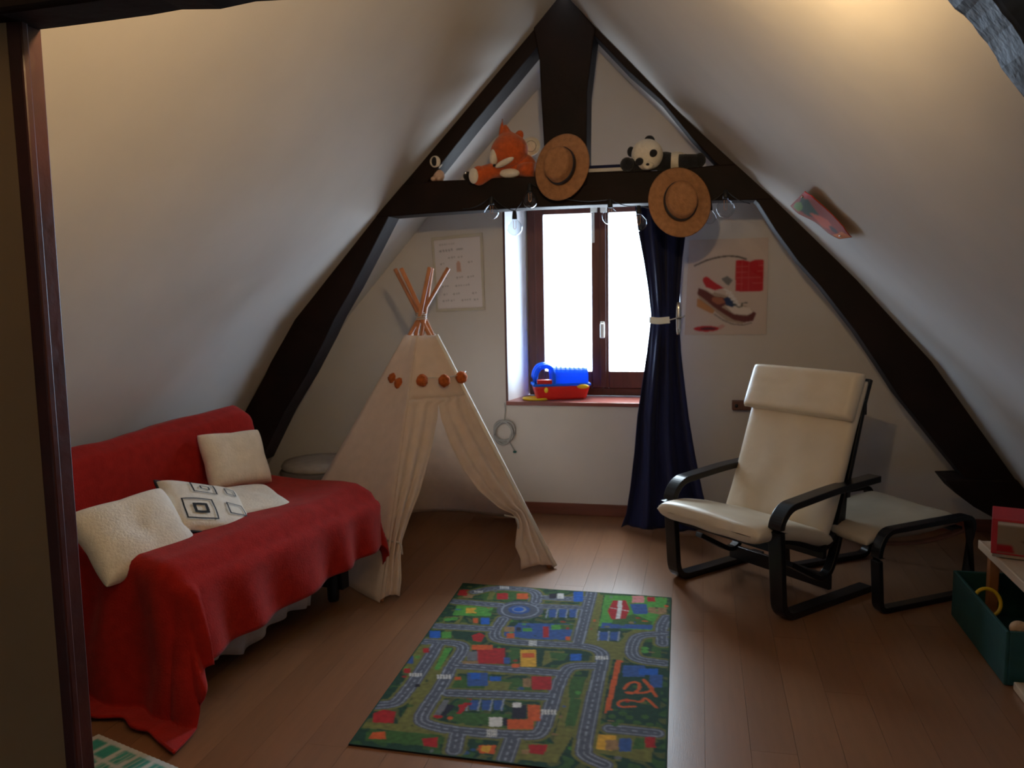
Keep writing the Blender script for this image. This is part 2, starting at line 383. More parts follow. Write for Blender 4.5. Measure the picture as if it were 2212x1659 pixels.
# the rest of the shell: wall behind the camera and the partition beside the opening
wb = prism('wall_front', up_(PROF), YB - 0.1, YB, 'wallpaint', bevel=0); tag(wb, kind='structure')
NY = 1.0
pa = prism('wall_left', [(-2.95, -.02)] + [(x - 0.03, z + .03) for x, z in PROFL[::-1] if x < -0.9] + [(-0.888, roofz(-0.888) + .03), (-0.888, 1.7), (-0.903, -.02)], NY - .014, NY + 0.03, 'tanwall', bevel=0); tag(pa, kind='structure')
dj = empty('door_1', kind='structure')
for nm_, y0_, y1_, m_, e_ in (('jamb', NY + .0, NY + .030, 'jamb', 0), ('casing', NY - .014, NY + .0, 'timber', -.006)):
    mesh(nm_, [(-.905, y0_, -.0), (-.893 - e_, y0_, 0), (-.893 - e_, y1_, 0), (-.905, y1_, 0), (-.890, y0_, 1.72), (-.872 - e_, y0_, 1.72), (-.872 - e_, y1_, 1.72), (-.890, y1_, 1.72)],
     [(0, 3, 2, 1), (4, 5, 6, 7), (0, 1, 5, 4), (1, 2, 6, 5), (2, 3, 7, 6), (3, 0, 4, 7)], 'jamb', dj, bevel=0.003)
# near truss
t2 = empty('trim_3', kind='structure')
bx = [-2.2, -1.6, -1.2, -.88, -.83, -.76, -.70, -.655, -.60, -.55, -.50, -.42, -.30, -.15, 0, .12, .2]
bz = [1.69, 1.68, 1.688, 1.684, 1.685, 1.687, 1.689, 1.692, 1.688, 1.693, 1.691, 1.695, 1.70, 1.70, 1.705, 1.70, 1.705]
strip_prism('collar_beam', [(x, 1.89 + .01 * math.sin(x * 5)) for x in bx], list(zip(bx, [z + .012 for z in bz])), NY - .05, NY + .03, 'timber', t2)
inn = [at(px, py, 1, NY + .03) for px, py in ((2035, -12), (2046, 4), (2060, 22), (2080, 36), (2098, 55), (2112, 76), (2130, 96), (2148, 124), (2160, 150), (2182, 178), (2212, 216), (2240, 262), (2290, 340))]
A_ = [(p.x, p.z) for p in inn] + [(.60, 1.31), (.78, 1.08), (.98, .86), (1.22, .50), (1.50, .06)]; B_ = [(x + .12, z + .10) for x, z in A_]
strip_prism('rafter', A_, B_, NY - .05, NY + .03, 'timber_rough', t2, bevel=0.004)

# unseen bowl added under the warm lamp to keep its light off the floor
lp = empty('added_bowl_shade', label='added bowl shielding the warm uplight, fixed behind the near collar beam', cat='lamp')
lathe('bowl', [(0, 1.785), (.05, 1.79), (.09, 1.805), (.112, 1.829), (.115, 1.829), (.093, 1.800), (.05, 1.782), (0, 1.779)], 'grey', lp, 32, Matrix.Translation((-0.14, 1.15, 0)))
tube('arm', [(-0.14, 1.15, 1.781), (-0.14, 1.10, 1.78), (-0.14, NY + .03, 1.78)], .008, 'black', lp, 8)

# far truss: king post, collar beam and two crooked rafters
TY, TD = 4.0, 0.16
tt = empty('trim_2', kind='structure')
def T(L_, y=TY): return [(p.x, p.z) for p in (at(a, b, 1, y) for a, b in L_)]
strip_prism('king_post', T([(1135, -60), (1143, 0), (1153, 60), (1166, 130), (1170, 220), (1175, 300), (1180, 400)]),
            T([(1200, -60), (1240, 5), (1286, 62), (1279, 115), (1269, 200), (1268, 300), (1268, 400)]), TY - .012, TY + TD, 'timber', tt)
strip_prism('collar_beam', T([(822, 400), (880, 396), (930, 391), (1009, 388), (1157, 381), (1273, 372), (1443, 368), (1548, 356), (1640, 352), (1680, 352)]),
            T([(800, 470), (842, 468), (930, 461), (1009, 456), (1157, 448), (1273, 443), (1443, 437), (1548, 433), (1640, 432), (1700, 431)]), TY, TY + TD, 'timber', tt)
strip_prism('rafter', T([(1145, 50), (1045, 165), (975, 250), (905, 340), (838, 412), (800, 465), (735, 541), (670, 627), (615, 690), (601, 743), (571, 810), (526, 892), (480, 985)]),
            T([(1180, 76), (1103, 170), (1024, 264), (969, 333), (900, 420), (840, 466), (800, 545), (760, 622), (722, 688), (702, 731), (661, 810), (612, 892), (560, 1000)]), TY + .004, TY + TD, 'timber', tt)
strip_prism('rafter', T([(1244, -10), (1310, 50), (1370, 120), (1430, 185), (1490, 236), (1575, 310), (1680, 405), (1735, 465), (1800, 530), (1870, 600), (1930, 660), (2040, 779), (2110, 884), (2170, 974), (2260, 1090)]),
            T([(1240, 30), (1286, 78), (1356, 152), (1429, 217), (1494, 297), (1548, 353), (1638, 438), (1675, 497), (1725, 565), (1776, 622), (1850, 718), (1905, 800), (1942, 857), (2005, 935), (2120, 1078)]), TY + .004, TY + TD, 'timber', tt)
# short low tie at the foot of the right rafter
strip_prism('tie_stub', T([(2038, 1034), (2075, 1033), (2140, 1034), (2240, 1036)]), T([(2060, 1062), (2100, 1092), (2150, 1120), (2240, 1125)]), TY - .03, TY + TD, 'timber', tt)

# window
wn = empty('window_1', kind='structure')
fx0, fx1, fz0, fz1 = -0.992, -0.175, 0.66, 1.80
fo = 0.045
box('frame_stile', (fx0, WY, fz0), (fx0 + fo, WY + .06, fz1), 'frame', wn); box('frame_stile', (fx1 - fo, WY, fz0), (fx1, WY + .06, fz1), 'frame', wn)
box('frame_rail', (fx0 + fo, WY, fz0), (fx1 - fo, WY + .06, fz0 + .045), 'frame', wn); box('frame_rail', (fx0 + fo, WY, fz1 - fo), (fx1 - fo, WY + .06, fz1), 'frame', wn)
cx = -0.545
for (a, b, g0, g1) in ((fx0 + fo, cx, -0.893, -0.612), (cx, fx1 - fo, -0.512, -0.232)):
    z0, z1 = fz0 + .0455, fz1 - fo - .0005; h0, h1 = 0.806, 1.722
    s_ = empty('sash', (0, 0, 0)); s_.parent = wn
    box('stile', (a + .001, WY - .018, z0), (g0, WY + .03, z1), 'frame', s_, 0.005); box('stile', (g1, WY - .018, z0), (b - .001, WY + .03, z1), 'frame', s_, 0.005)
    box('rail', (g0, WY - .018, z0), (g1, WY + .03, h0), 'frame', s_, 0.005); box('rail', (g0, WY - .018, h1), (g1, WY + .03, z1), 'frame', s_, 0.005)
    box('pane', (g0 - .004, WY + .004, h0 - .004), (g1 + .004, WY + .010, h1 + .004), 'glass', s_, 0)
box('cover_strip', (cx - .018, WY - .028, fz0 + .05), (cx + .018, WY - .018, fz1 - fo), 'frame', wn, 0.004)
hd = at(1301, 711, 1, WY - .04)
hb = box('handle', (hd.x - .012, WY - .040, hd.z - .045), (hd.x + .012, WY - .028, hd.z + .045), 'whiteplastic', wn, 0.004)
box('handle', (hd.x - .010, WY - .075, hd.z - .050), (hd.x + .016, WY - .055, hd.z + .035), 'whiteplastic', wn, 0.006)
box('handle', (hd.x - .010, WY - .060, hd.z + .012), (hd.x + .010, WY - .038, hd.z + .032), 'whiteplastic', wn, 0.003)
mesh('sill_board', [(OX0 - .002, YG - .022, OZ0 - .02), (OX1, YG - .022, OZ0 - .02), (OX1, WY + .02, OZ0 - .02), (OX0 - .002, WY + .02, OZ0 - .02), (OX0 - .002, YG - .022, OZ0 + .002), (OX1, YG - .022, OZ0 + .002), (OX1, WY + .02, OZ0 + .004), (OX0 - .002, WY + .02, OZ0 + .004)],
     [(0, 3, 2, 1), (4, 5, 6, 7), (0, 1, 5, 4), (1, 2, 6, 5), (2, 3, 7, 6), (3, 0, 4, 7)], 'sillwood', wn, bevel=0.003)

# ------------------------------------------------------------------ rug
RUG = """Po0:57.9,2.2 63.5,3 65,52.9 59.8,53.9
PG0:64.1,2.9 90.2,0.7 89,37.1 64.6,35.9
PG0:4.1,25.1 19.5,23.3 20.6,34.2 5.1,36.3
Po0:2.4,38.4 9.8,36.2 9.9,44.1 3.1,45.4
Pd0:3.2,39.1 9,38 7.8,43.4 4,44.1
Pg0:12.5,7.9 24.8,5.6 25.6,16.4 13.4,17.8
Po0:14.4,8.5 17.1,8 17.4,17 15.1,17.5
Pg0:25,6.5 31.2,5.4 32.1,14.3 25.4,15.5
Pd0:8.2,49.7 23.9,48.2 23.1,58.3 11.7,57.7
Pg0:41.6,22 42.9,21.7 43.7,31.4 42.8,31.5
Pt0:4.4,10.4 9.2,9.5 8.3,17 4,16.9
Pd0:0,0 9,-0.5 6.5,7.1 0.7,7.3
Pr0:0.9,8.2 5.1,7.4 5.6,14.8 1.2,14.7
Pb0:27,39.3 55.8,35.3 55.8,50.6 27.7,53.9
Pg0:47.1,36.9 56.5,35.9 55.2,40.7 47.2,41.5
Pd0:26.9,38.5 33.2,37.6 32.1,42.1 27,42.3
Pd0:20.2,61.6 55.9,56 63.9,58.5 63.9,69.8 20.6,77.1
Pg0:34.1,60.9 38.3,60.8 39,73.5 35.4,72.9
Po0:47.2,61 54.7,60.2 53.2,65.7 48.2,74.1
Pg0:49.1,62 56.1,61.9 55.2,67.8 50.8,68.7
Po0:20.9,78.2 53.1,76.7 52,80.4 19.2,84.6
Po0:9.5,79.3 14,78.4 15.1,122.4 10.7,121.4
PG0:10.4,66.2 13.3,65.7 13.1,83.4 11.4,83.7
Pg0:20.1,87.9 54.1,83.4 53.5,93.3 21.2,97.6
Po0:31.3,87.9 40.1,87.3 39.5,95 32,95.5
Pd0:0.8,98.4 6.1,97.4 6.1,106.9 0.5,108
Po0:-1.9,121.2 10.4,120.6 26.5,121.8 29.1,123.9 -1.9,124.9
Pg0:-1.6,125.7 26.1,123.7 27.1,130.3 -0.2,131.6
Pd0:-1.6,125.7 2.5,125.6 4.3,131.5 -0.2,131.6
Po0:-1.7,67.2 3.8,64.8 3.9,87.6 -0.7,86.1
Pd0:0.1,88.3 5.6,90.7 2.1,97.1 -0.1,97.5
Pg0:26.2,109.8 44.3,108.1 43.4,115.7 26.7,115.4
Po0:58.7,76.8 64.7,76.7 65.2,112.2 61.7,131 59.5,131.5
Pd0:59.4,74.3 64.9,73.8 64.9,79 59.6,79.5
Pg0:60.9,93.9 64.6,94.2 64.3,112.4 61.4,112.1
Pg0:58.4,79.1 64.4,78.5 63.9,93.3 60.4,94
Pd0:34.7,122.8 44.8,122.5 44.5,131.6 35.9,130.9
Po0:48.2,122.6 59.9,121.9 60,131.4 48.6,131.5
PO0:73.4,63 75.7,63.8 74.7,100.1 72.4,101.5
Pd0:75.3,65.1 90.1,64.6 89.3,98.1 74.1,98.3
Pd0:73.2,99.4 88.8,97.3 88.2,107.6 73.1,109.7
Po0:72,113.5 88.3,111.9 87.8,125.6 71.7,123.6
Py0:71.6,114 77.2,113.3 76.5,121.8 71.9,121.9
Pg0:82.8,113 85.5,112.5 85.4,119.2 82.2,119.8
Po0:61.6,48.1 73.5,48.5 75.9,39.6 78.1,36.2 89.6,35.5 89,38.5 76.7,43.7 75.7,63.8 69.4,62.5
Pg0:79.8,44.5 89.1,42.7 88.9,58.7 80.5,59.1
Pd0:81.1,47.1 85.7,46.2 85.6,59.4 82.2,58.7
Pb0:65.5,31.9 85.8,30.3 84.7,35 65.3,37.2
Pg0:69.5,27.2 77.3,21 85.1,27.4 84.6,30.5 69.3,32.7
Pb0:75.1,10.5 81.9,9.3 83,19.9 77.3,21
PG0:83.5,16.5 88,18.9 87.4,22.2 81.8,21.7
Pt0:83,12.5 90.4,11.9 89.9,20.2 82.9,18.3
LR5.2:1.8,21.7 22,22.3
LR5.2:7.9,9.7 15.6,2.6 31.4,2.5 35.6,7.3 36.2,16.1
LR5.2:38.6,20 57,18.6
LR5.2:58.1,1.2 58.4,52.1
LR5.2:26.2,35.5 25.4,46.4 26.2,52.8 29.1,56 42.1,55.6 59.9,54.2 65.9,56.1 68.6,60.1 68.4,70.1 68,123.6 69.7,126.4 74.9,129.2
LR5.2:1.8,47.6 23.4,46 25.4,46.4
LR5.2:1.4,62.2 13.7,61.2 17.2,63.6 17.6,70.1 16.7,77.8 17.4,94 16.4,108.9 16.5,115.6 18.6,118.9 29.2,120.8 52.3,119 55,116.5 55.4,104.9 55.6,86.4 56.4,76.1 58.5,71.1 66.7,69.5
LR5.2:6.9,62.8 7.3,79.7 7.2,93.8 6.4,104.8 5.8,109 0,111.2
LR5.2:30.3,121.9 31.6,131
LR5.2:47.1,122 47.2,132.6
LR5.2:90.6,21.6 88.3,31.3 89.2,46.9
LR5.2:90.8,37.4 80.2,40.9 78.5,47.6 78.1,57 80.7,62.2 90.1,62.8
LR5.2:20.9,98.5 54.2,94.2
LR5.2:75.1,110 88.7,109.7
LR5.2:39,10.3 49.9,10 56.5,7.9
LR5.2:17.6,78.9 54.4,77.6
LR1.2:-1.7,120.3 -1,118.2
ER0:31.2,25.8 9.7,9.6
Ll4:1.8,21.7 22,22.3
Ll4:7.9,9.7 15.6,2.6 31.4,2.5 35.6,7.3 36.2,16.1
Ll4:38.6,20 57,18.6
Ll4:58.1,1.2 58.4,52.1
Ll4:26.2,35.5 25.4,46.4 26.2,52.8 29.1,56 42.1,55.6 59.9,54.2 65.9,56.1 68.6,60.1 68.4,70.1 68,123.6 69.7,126.4 74.9,129.2
Ll4:1.8,47.6 23.4,46 25.4,46.4
Ll4:1.4,62.2 13.7,61.2 17.2,63.6 17.6,70.1 16.7,77.8 17.4,94 16.4,108.9 16.5,115.6 18.6,118.9 29.2,120.8 52.3,119 55,116.5 55.4,104.9 55.6,86.4 56.4,76.1 58.5,71.1 66.7,69.5
Ll4:6.9,62.8 7.3,79.7 7.2,93.8 6.4,104.8 5.8,109 0,111.2
Ll4:30.3,121.9 31.6,131
Ll4:47.1,122 47.2,132.6
Ll4:90.6,21.6 88.3,31.3 89.2,46.9
Ll4:90.8,37.4 80.2,40.9 78.5,47.6 78.1,57 80.7,62.2 90.1,62.8
Ll4:20.9,98.5 54.2,94.2
Ll4:75.1,110 88.7,109.7
Ll4:39,10.3 49.9,10 56.5,7.9
Ll4:17.6,78.9 54.4,77.6
LR3.2:1.8,21.7 22,22.3
LR3.2:7.9,9.7 15.6,2.6 31.4,2.5 35.6,7.3 36.2,16.1
LR3.2:38.6,20 57,18.6
LR3.2:58.1,1.2 58.4,52.1
LR3.2:26.2,35.5 25.4,46.4 26.2,52.8 29.1,56 42.1,55.6 59.9,54.2 65.9,56.1 68.6,60.1 68.4,70.1 68,123.6 69.7,126.4 74.9,129.2
LR3.2:1.8,47.6 23.4,46 25.4,46.4
LR3.2:1.4,62.2 13.7,61.2 17.2,63.6 17.6,70.1 16.7,77.8 17.4,94 16.4,108.9 16.5,115.6 18.6,118.9 29.2,120.8 52.3,119 55,116.5 55.4,104.9 55.6,86.4 56.4,76.1 58.5,71.1 66.7,69.5
LR3.2:6.9,62.8 7.3,79.7 7.2,93.8 6.4,104.8 5.8,109 0,111.2
LR3.2:30.3,121.9 31.6,131
LR3.2:47.1,122 47.2,132.6
LR3.2:90.6,21.6 88.3,31.3 89.2,46.9
LR3.2:90.8,37.4 80.2,40.9 78.5,47.6 78.1,57 80.7,62.2 90.1,62.8
LR3.2:20.9,98.5 54.2,94.2
LR3.2:75.1,110 88.7,109.7
LR3.2:39,10.3 49.9,10 56.5,7.9
LR3.2:17.6,78.9 54.4,77.6
Dl0.45:1.8,21.7 22,22.3
Dl0.45:7.9,9.7 15.6,2.6 31.4,2.5 35.6,7.3 36.2,16.1
Dl0.45:38.6,20 57,18.6
Dl0.45:58.1,1.2 58.4,52.1
Dl0.45:26.2,35.5 25.4,46.4 26.2,52.8 29.1,56 42.1,55.6 59.9,54.2 65.9,56.1 68.6,60.1 68.4,70.1 68,123.6 69.7,126.4 74.9,129.2
Dl0.45:1.8,47.6 23.4,46 25.4,46.4
Dl0.45:1.4,62.2 13.7,61.2 17.2,63.6 17.6,70.1 16.7,77.8 17.4,94 16.4,108.9 16.5,115.6 18.6,118.9 29.2,120.8 52.3,119 55,116.5 55.4,104.9 55.6,86.4 56.4,76.1 58.5,71.1 66.7,69.5
Dl0.45:6.9,62.8 7.3,79.7 7.2,93.8 6.4,104.8 5.8,109 0,111.2
Dl0.45:30.3,121.9 31.6,131
Dl0.45:47.1,122 47.2,132.6
Dl0.45:90.6,21.6 88.3,31.3 89.2,46.9
Dl0.45:90.8,37.4 80.2,40.9 78.5,47.6 78.1,57 80.7,62.2 90.1,62.8
Dl0.45:20.9,98.5 54.2,94.2
Dl0.45:75.1,110 88.7,109.7
Dl0.45:39,10.3 49.9,10 56.5,7.9
Dl0.45:17.6,78.9 54.4,77.6
El0:31.2,25.8 7.9,7.8
ER0:31.2,25.8 7.2,7.2
Eb0:30.8,25.5 4.5,4.5
El0:30.8,25.2 2.9,3
EB0:30.5,25.1 2.2,2.4
Pb0:42.7,22.6 45.8,22 47,30.3 43.9,30.8
Pb0:46.8,21.8 49.9,21.2 51.1,29.5 48,30.1
Pb0:51,21 54.1,20.4 55.1,28.7 52.1,29.3
Pb0:65.4,40.9 68.7,40.3 69.3,48 66.1,48.6
Pb0:69.3,40.2 72.6,39.5 73.1,47.2 69.9,47.8
Pb0:28.8,101.9 31.8,101.2 33.3,107.2 30.4,107.8
Pb0:32.9,101 35.9,100.4 37.3,106.5 34.3,107.1
Pb0:36.7,100.3 39.7,99.7 41,105.7 38,106.3
Ll0.6:42.3,22.3 43,31.5
Ll0.6:46.3,21.6 46.9,30.8
Ll0.6:50.3,20.8 50.8,30
Ll0.6:54.4,20.1 54.8,29.3
Ll0.6:65.1,40.5 65.5,49
Ll0.6:68.9,39.8 69.2,48.3
Ll0.6:72.7,39.1 72.8,47.6
Ll0.6:28.6,101.4 29.5,108.4
Ll0.6:32.3,100.6 33.1,107.7
Ll0.6:36.2,99.9 36.9,106.9
Ll0.6:39.8,99.1 40.4,106.2
Pw0:39.9,53.4 40.3,53.3 41.1,57.8 40.7,57.9
Pw0:40.5,53.3 40.9,53.2 41.7,57.7 41.3,57.8
Pw0:41.1,53.1 41.5,53.1 42.3,57.6 41.9,57.7
Pw0:41.7,53 42.1,53 42.9,57.5 42.5,57.5
Pw0:42.4,52.9 42.7,52.8 43.5,57.4 43.1,57.4
Pw0:65.9,61.7 66.5,61.6 66.8,64.5 66.2,64.7
Pw0:66.8,61.5 67.4,61.4 67.7,64.4 67.1,64.5
Pw0:67.8,61.3 68.3,61.2 68.6,64.2 68,64.3
Pw0:68.7,61.1 69.2,61 69.5,64 68.9,64.1
Pw0:69.6,61 70.2,60.8 70.4,63.8 69.9,63.9
Pw0:3.7,87.6 4.2,87.5 5,89.9 4.5,90
Pw0:4.6,87.5 5.2,87.3 5.9,89.7 5.4,89.9
Pw0:5.5,87.3 6.1,87.2 6.9,89.6 6.3,89.7
Pw0:6.4,87.1 7,87 7.8,89.4 7.2,89.5
Pw0:7.4,86.9 7.9,86.8 8.7,89.2 8.2,89.3
Pw0:13.5,86.9 14.1,86.7 15,89.8 14.5,89.9
Pw0:14.5,86.7 15.1,86.5 16,89.6 15.4,89.7
Pw0:15.5,86.5 16.1,86.3 17,89.4 16.4,89.5
Pw0:16.5,86.3 17.1,86.1 18,89.2 17.4,89.3
Pw0:17.5,86.1 18.1,85.9 19,89 18.4,89.1
Pw0:52.8,103 53.4,102.9 53.9,106 53.3,106.1
Pw0:53.7,102.9 54.3,102.7 54.8,105.8 54.3,105.9
Pw0:54.7,102.7 55.3,102.5 55.8,105.6 55.2,105.7
Pw0:55.7,102.5 56.3,102.3 56.8,105.4 56.2,105.5
Pw0:56.7,102.3 57.3,102.1 57.8,105.2 57.2,105.3
Pw0:38.4,117.8 38.8,117.7 39.8,121.9 39.4,122
Pw0:39.1,117.7 39.4,117.6 40.4,121.8 40,121.9
Pw0:39.7,117.6 40.1,117.5 41,121.7 40.7,121.8
Pw0:40.3,117.4 40.7,117.3 41.7,121.5 41.3,121.6
Pw0:41,117.3 41.4,117.2 42.3,121.4 41.9,121.5
Pw0:7.5,8.3 7.9,8.2 8.5,10.3 8,10.4
Pw0:8.3,8.1 8.7,8.1 9.2,10.2 8.8,10.3
Pw0:9,8 9.5,7.9 10,10.1 9.5,10.1
Pw0:9.8,7.9 10.2,7.8 10.7,9.9 10.3,10
Pw0:10.5,7.7 11,7.6 11.5,9.8 11,9.9
Pw0:17.2,-0 17.7,-0.1 18.5,3.9 18,4
Pw0:18,-0.2 18.5,-0.3 19.4,3.8 18.9,3.9
Pw0:18.8,-0.3 19.3,-0.4 20.2,3.6 19.7,3.7
Pw0:19.7,-0.5 20.2,-0.6 21,3.5 20.5,3.6
Pw0:20.5,-0.7 21,-0.8 21.9,3.3 21.4,3.4
Pr0:17.8,9.3 22.6,8.5 24,15.4 19.3,16.3
PO0:26.4,8.1 31.1,7.2 32.3,13.5 27.6,14.4
PB0:50.3,1.4 54.4,0.6 55.7,11.9 51.8,12.7
Pw0:43.7,4.5 46.4,4 47.2,10 44.5,10.5
Pk0:40.3,5.5 43.4,4.9 44.1,10.2 41.1,10.8
Py0:8.6,27.7 12.8,26.9 14.2,32.3 10,33.1
PB0:17.1,36.4 20.5,35.8 21.9,41.9 18.6,42.6
PO0:14.1,37.5 16,37.1 17.1,41.6 15.3,42
Pp0:75.6,1.6 80.6,0.7 80.9,8.2 76,9.2
Pr0:81.9,1.7 85.2,1.1 85.4,6 82.1,6.6
PB0:0.4,52.7 4.5,51.9 6.3,58.2 2.3,59
PG0:5.3,52.5 8.9,51.8 10.5,57.4 6.9,58.1
Pk0:8.1,94.8 9.6,94.5 10.3,96.5 8.7,96.8
Pt0:28.2,43.2 32.2,42.4 33.1,47.1 29.2,47.9
PO0:30.4,49.1 33.3,48.5 34.1,52.8 31.3,53.4
Pk0:32.9,42.7 34.7,42.4 35.3,45.2 33.4,45.6
PG0:35.5,43 39.1,42.3 39.7,45.4 36.1,46.1
Pr0:43.1,40 45.3,39.6 46.9,49.5 44.7,49.9
PG0:46,37.9 49.7,37.2 50.3,41.6 46.7,42.3
PO0:53,47.6 54.8,47.3 55.2,50.7 53.5,51
Pr0:22,64 32.4,61.9 35,74.3 25.1,76.2
Ps0:19.2,67.2 23,66.4 24.8,73.8 21.1,74.5
PO0:19.7,61.7 27.3,60.2 28.1,64.1 20.6,65.6
Pt0:19.5,75.1 25.1,74 25.6,76.1 20.1,77.2
Py0:38.2,61.9 43.9,60.8 46.3,74.5 40.8,75.5
PO0:39.3,64.6 43.8,63.7 44.5,67.4 40,68.3
PB0:56.7,61.8 60.7,61 61.3,66.6 57.4,67.4
Pb0:33.5,69.5 35.8,69.1 36.7,73.9 34.5,74.3
PO0:37.3,73.8 40.1,73.3 40.6,76.2 37.9,76.7
Pb0:23.5,83.5 30.5,82.1 32.7,91.5 25.9,92.9
PB0:24.6,83.5 27.9,82.9 29,87.3 25.8,87.9
PB0:31.7,84.7 35.6,83.9 36.3,87.2 32.5,87.9
Pr0:45.9,81.8 52.6,80.5 54,89.6 47.5,90.9
Pt0:43.2,83.9 45.9,83.3 47,89.2 44.4,89.8
PO0:20,87.3 22.1,86.9 22.7,89.1 20.6,89.5
PO0:48,101 51.9,100.3 53.6,110 49.8,110.8
PO0:43.4,111.1 51.4,109.5 52.3,115 44.6,116.6
Pk0:43.2,102 47.6,101.1 49.1,109.3 44.8,110.1
Pw0:43,100.5 45.7,100 46.3,103.1 43.6,103.6
Pw0:37.5,110.9 41.6,110.1 42.7,115.5 38.8,116.3
Pk0:41.8,110.5 43.3,110.2 44.2,114.7 42.7,115
Pb0:76,67.4 83.6,65.9 84,74.3 76.5,75.8
PB0:81.5,68.7 88,67.5 88.1,72.1 81.8,73.4
Pb0:85.5,72.6 89.7,71.8 89.9,80.9 85.8,81.7
Pt0:74.2,116.5 77.9,115.7 78.2,121.1 74.7,121.8
Pb0:78,114.8 81.6,114.1 82,121.1 78.5,121.8
Pr0:85.5,112.5 88.5,111.9 88.7,117.7 85.8,118.3
Pb0:-1.5,75.1 0.8,74.7 2.8,80.6 0.5,81
Pr0:0.6,84.7 2.8,84.2 3.9,87.6 1.8,88
Pr0:2.3,67.8 4.6,67.4 5.8,71.1 3.5,71.5
Pr0:1,115.9 3.4,113 7.7,113.6 9.3,120.4 2.8,121.2
Pr0:17.6,53.7 19.9,50.4 22.7,52.7 22.5,58.4 19.4,58.3
PO0:5,126.6 8.3,125.5 10.2,129.5 4.8,130.2
Pr0:20.6,126.9 25,125.2 26.4,130.4 22.3,130.6
PO0:38.1,126.8 43.1,125.8 43.5,130.6 39.1,130.7
Py0:39.1,127 41.9,126.4 41.8,130.1 39.4,129.8
Pr0:52.2,123.5 57.8,122.5 57.6,127.9 53.4,127.7
Pt0:50.7,126.7 53.1,125.8 53.1,128.6 51.3,128.6
Pr0:28,100.7 29.7,100.7 28.5,110.6 26.9,110.9
Pr0:26,105.4 30.2,103.1 30.1,104.6 26.8,107.3
Ps0:20.5,103 22.6,103.1 22.2,114 20,113.5
Pk0:22.6,105.6 25.2,106.1 24,113.2 22.3,112.6
EO0:25.7,113.8 0.9,0.9
Er0:21.6,113.7 1.6,1
Pr0:68,8.4 73.2,6.9 75.4,16.4 74.4,26.3 68.9,28.1 66.6,19.7
Pw0:70.3,8 71.9,7.7 72.3,26.7 70.4,27.1
Lw0.5:67.3,16.3 74.9,18.2
LO1.1:77.6,84.2 78.9,79.6 82,78.4 82.8,83.2 80.4,87.4 77.5,86.4 84.4,86.1 87.4,82.3 84.1,78.6 83.5,75.3 88.1,87.4
LO1:88.3,94.5 84.5,88.1 83.7,92.4 79.6,91.2 76.2,92.9 76.5,96.8 81.8,95.2
Eg0:75,102.9 1.2,1.3
Eg0:77.6,105.2 1.2,1.2
Eg0:80.3,102.3 1.2,1.3
Eg0:82.8,105 1.3,1.3
Eg0:85.1,100.9 1.2,1.3
Eg0:86.7,105.2 1.2,1.2
Eg0:78.2,100.4 1.3,1.3
Eg0:76.3,107.3 1.2,1.2
EG0:14.2,29.7 1.6,1.7
EG0:16.4,27.6 1.6,1.7
EG0:4.4,40.9 1.5,1.7
EG0:6.7,39.5 1.5,1.7
EG0:48.1,39 1.4,1.6
EG0:83.1,54.7 1.4,1.4
EG0:83,52.1 1.4,1.4
Eg0:13.2,127.2 1.2,0.8
Eg0:15.4,127.6 1.1,0.9
Eg0:18.9,127.7 1.1,0.9
Eg0:30,112.4 1.2,1
Eg0:61.4,76.2 1.2,1.3
Eg0:63.3,100.4 1.2,1.1
Eg0:37.6,124.8 1.1,0.9
Eg0:28.4,102.4 1.2,1.1
EO0:90,9.9 0.9,1.2"""
RC = {'g': (58, 96, 40), 'G': (80, 150, 60), 'd': (28, 62, 44), 'o': (112, 112, 52), 'r': (170, 26, 28), 'b': (50, 84, 150), 'B': (28, 92, 190), 'y': (215, 165, 50),
      'O': (205, 90, 35), 'w': (215, 215, 215), 'k': (36, 30, 48), 'p': (215, 140, 140), 's': (110, 112, 120), 't': (150, 118, 80), 'R': (84, 90, 106), 'l': (140, 148, 166)}
RC = {k: tuple(.80 * q for q in s2l(v)) for k, v in RC.items()}
TLc, TRc, BLc = Vector((-1.023, 3.509, 0)), Vector((-0.104, 3.490, 0)), Vector((-0.995, 2.172, 0))
ex, ey = (TRc - TLc).normalized(), (BLc - TLc).normalized()
RW, RH = 92.0, 134.0
rs = Raster(RW, RH, 277, 403, RC['d'])
sp = np.array([[noise.noise(Vector((i * .07, j * .07, 9))) for i in range(277)] for j in range(403)])
rs.put(sp > .12, RC['g'], .7); rs.put(sp < -.22, RC['o'], .5)
rr = random.Random(5); first_road = True
for ln in RUG.split('\n'):
    hd_, pt = ln.split(':'); k, c, wd = hd_[0], RC[hd_[1]], float(hd_[2:]); P_ = [tuple(float(q) for q in p.split(',')) for p in pt.split()]
    if k == 'P': rs.poly(P_, c)
    elif k == 'L':
        P_ = chaikin(P_) if len(P_) > 2 else P_
        if wd == 5.2:
            if first_road:      # shrubs and sheds sprinkled over the blocks before the roads are printed
                first_road = False
                for _ in range(230): rs.ell(rr.uniform(1, 91), rr.uniform(1, 133), rr.uniform(.4, 1.5), rr.uniform(.4, 1.3), RC[rr.choice('gGdogdobrsOt')], .75)
            rs.line(P_, 7.2, RC['o'], .8)
        rs.line(P_, wd, c)
    elif k == 'D': rs.line(chaikin(P_) if len(P_) > 2 else P_, wd, c, dash=1.6)
    else: rs.ell(P_[0][0], P_[0][1], P_[1][0], P_[1][1], c)
sp = np.array([[noise.noise(Vector((i * .21, j * .21, 3))) for i in range(277)] for j in range(403)])
rs.A[..., :3] *= (1 + 0.35 * sp[..., None])
rs.line([(0, 0), (RW, 0), (RW, RH), (0, RH), (0, 0)], 1.2, RC['d'])
rs.soft(1)
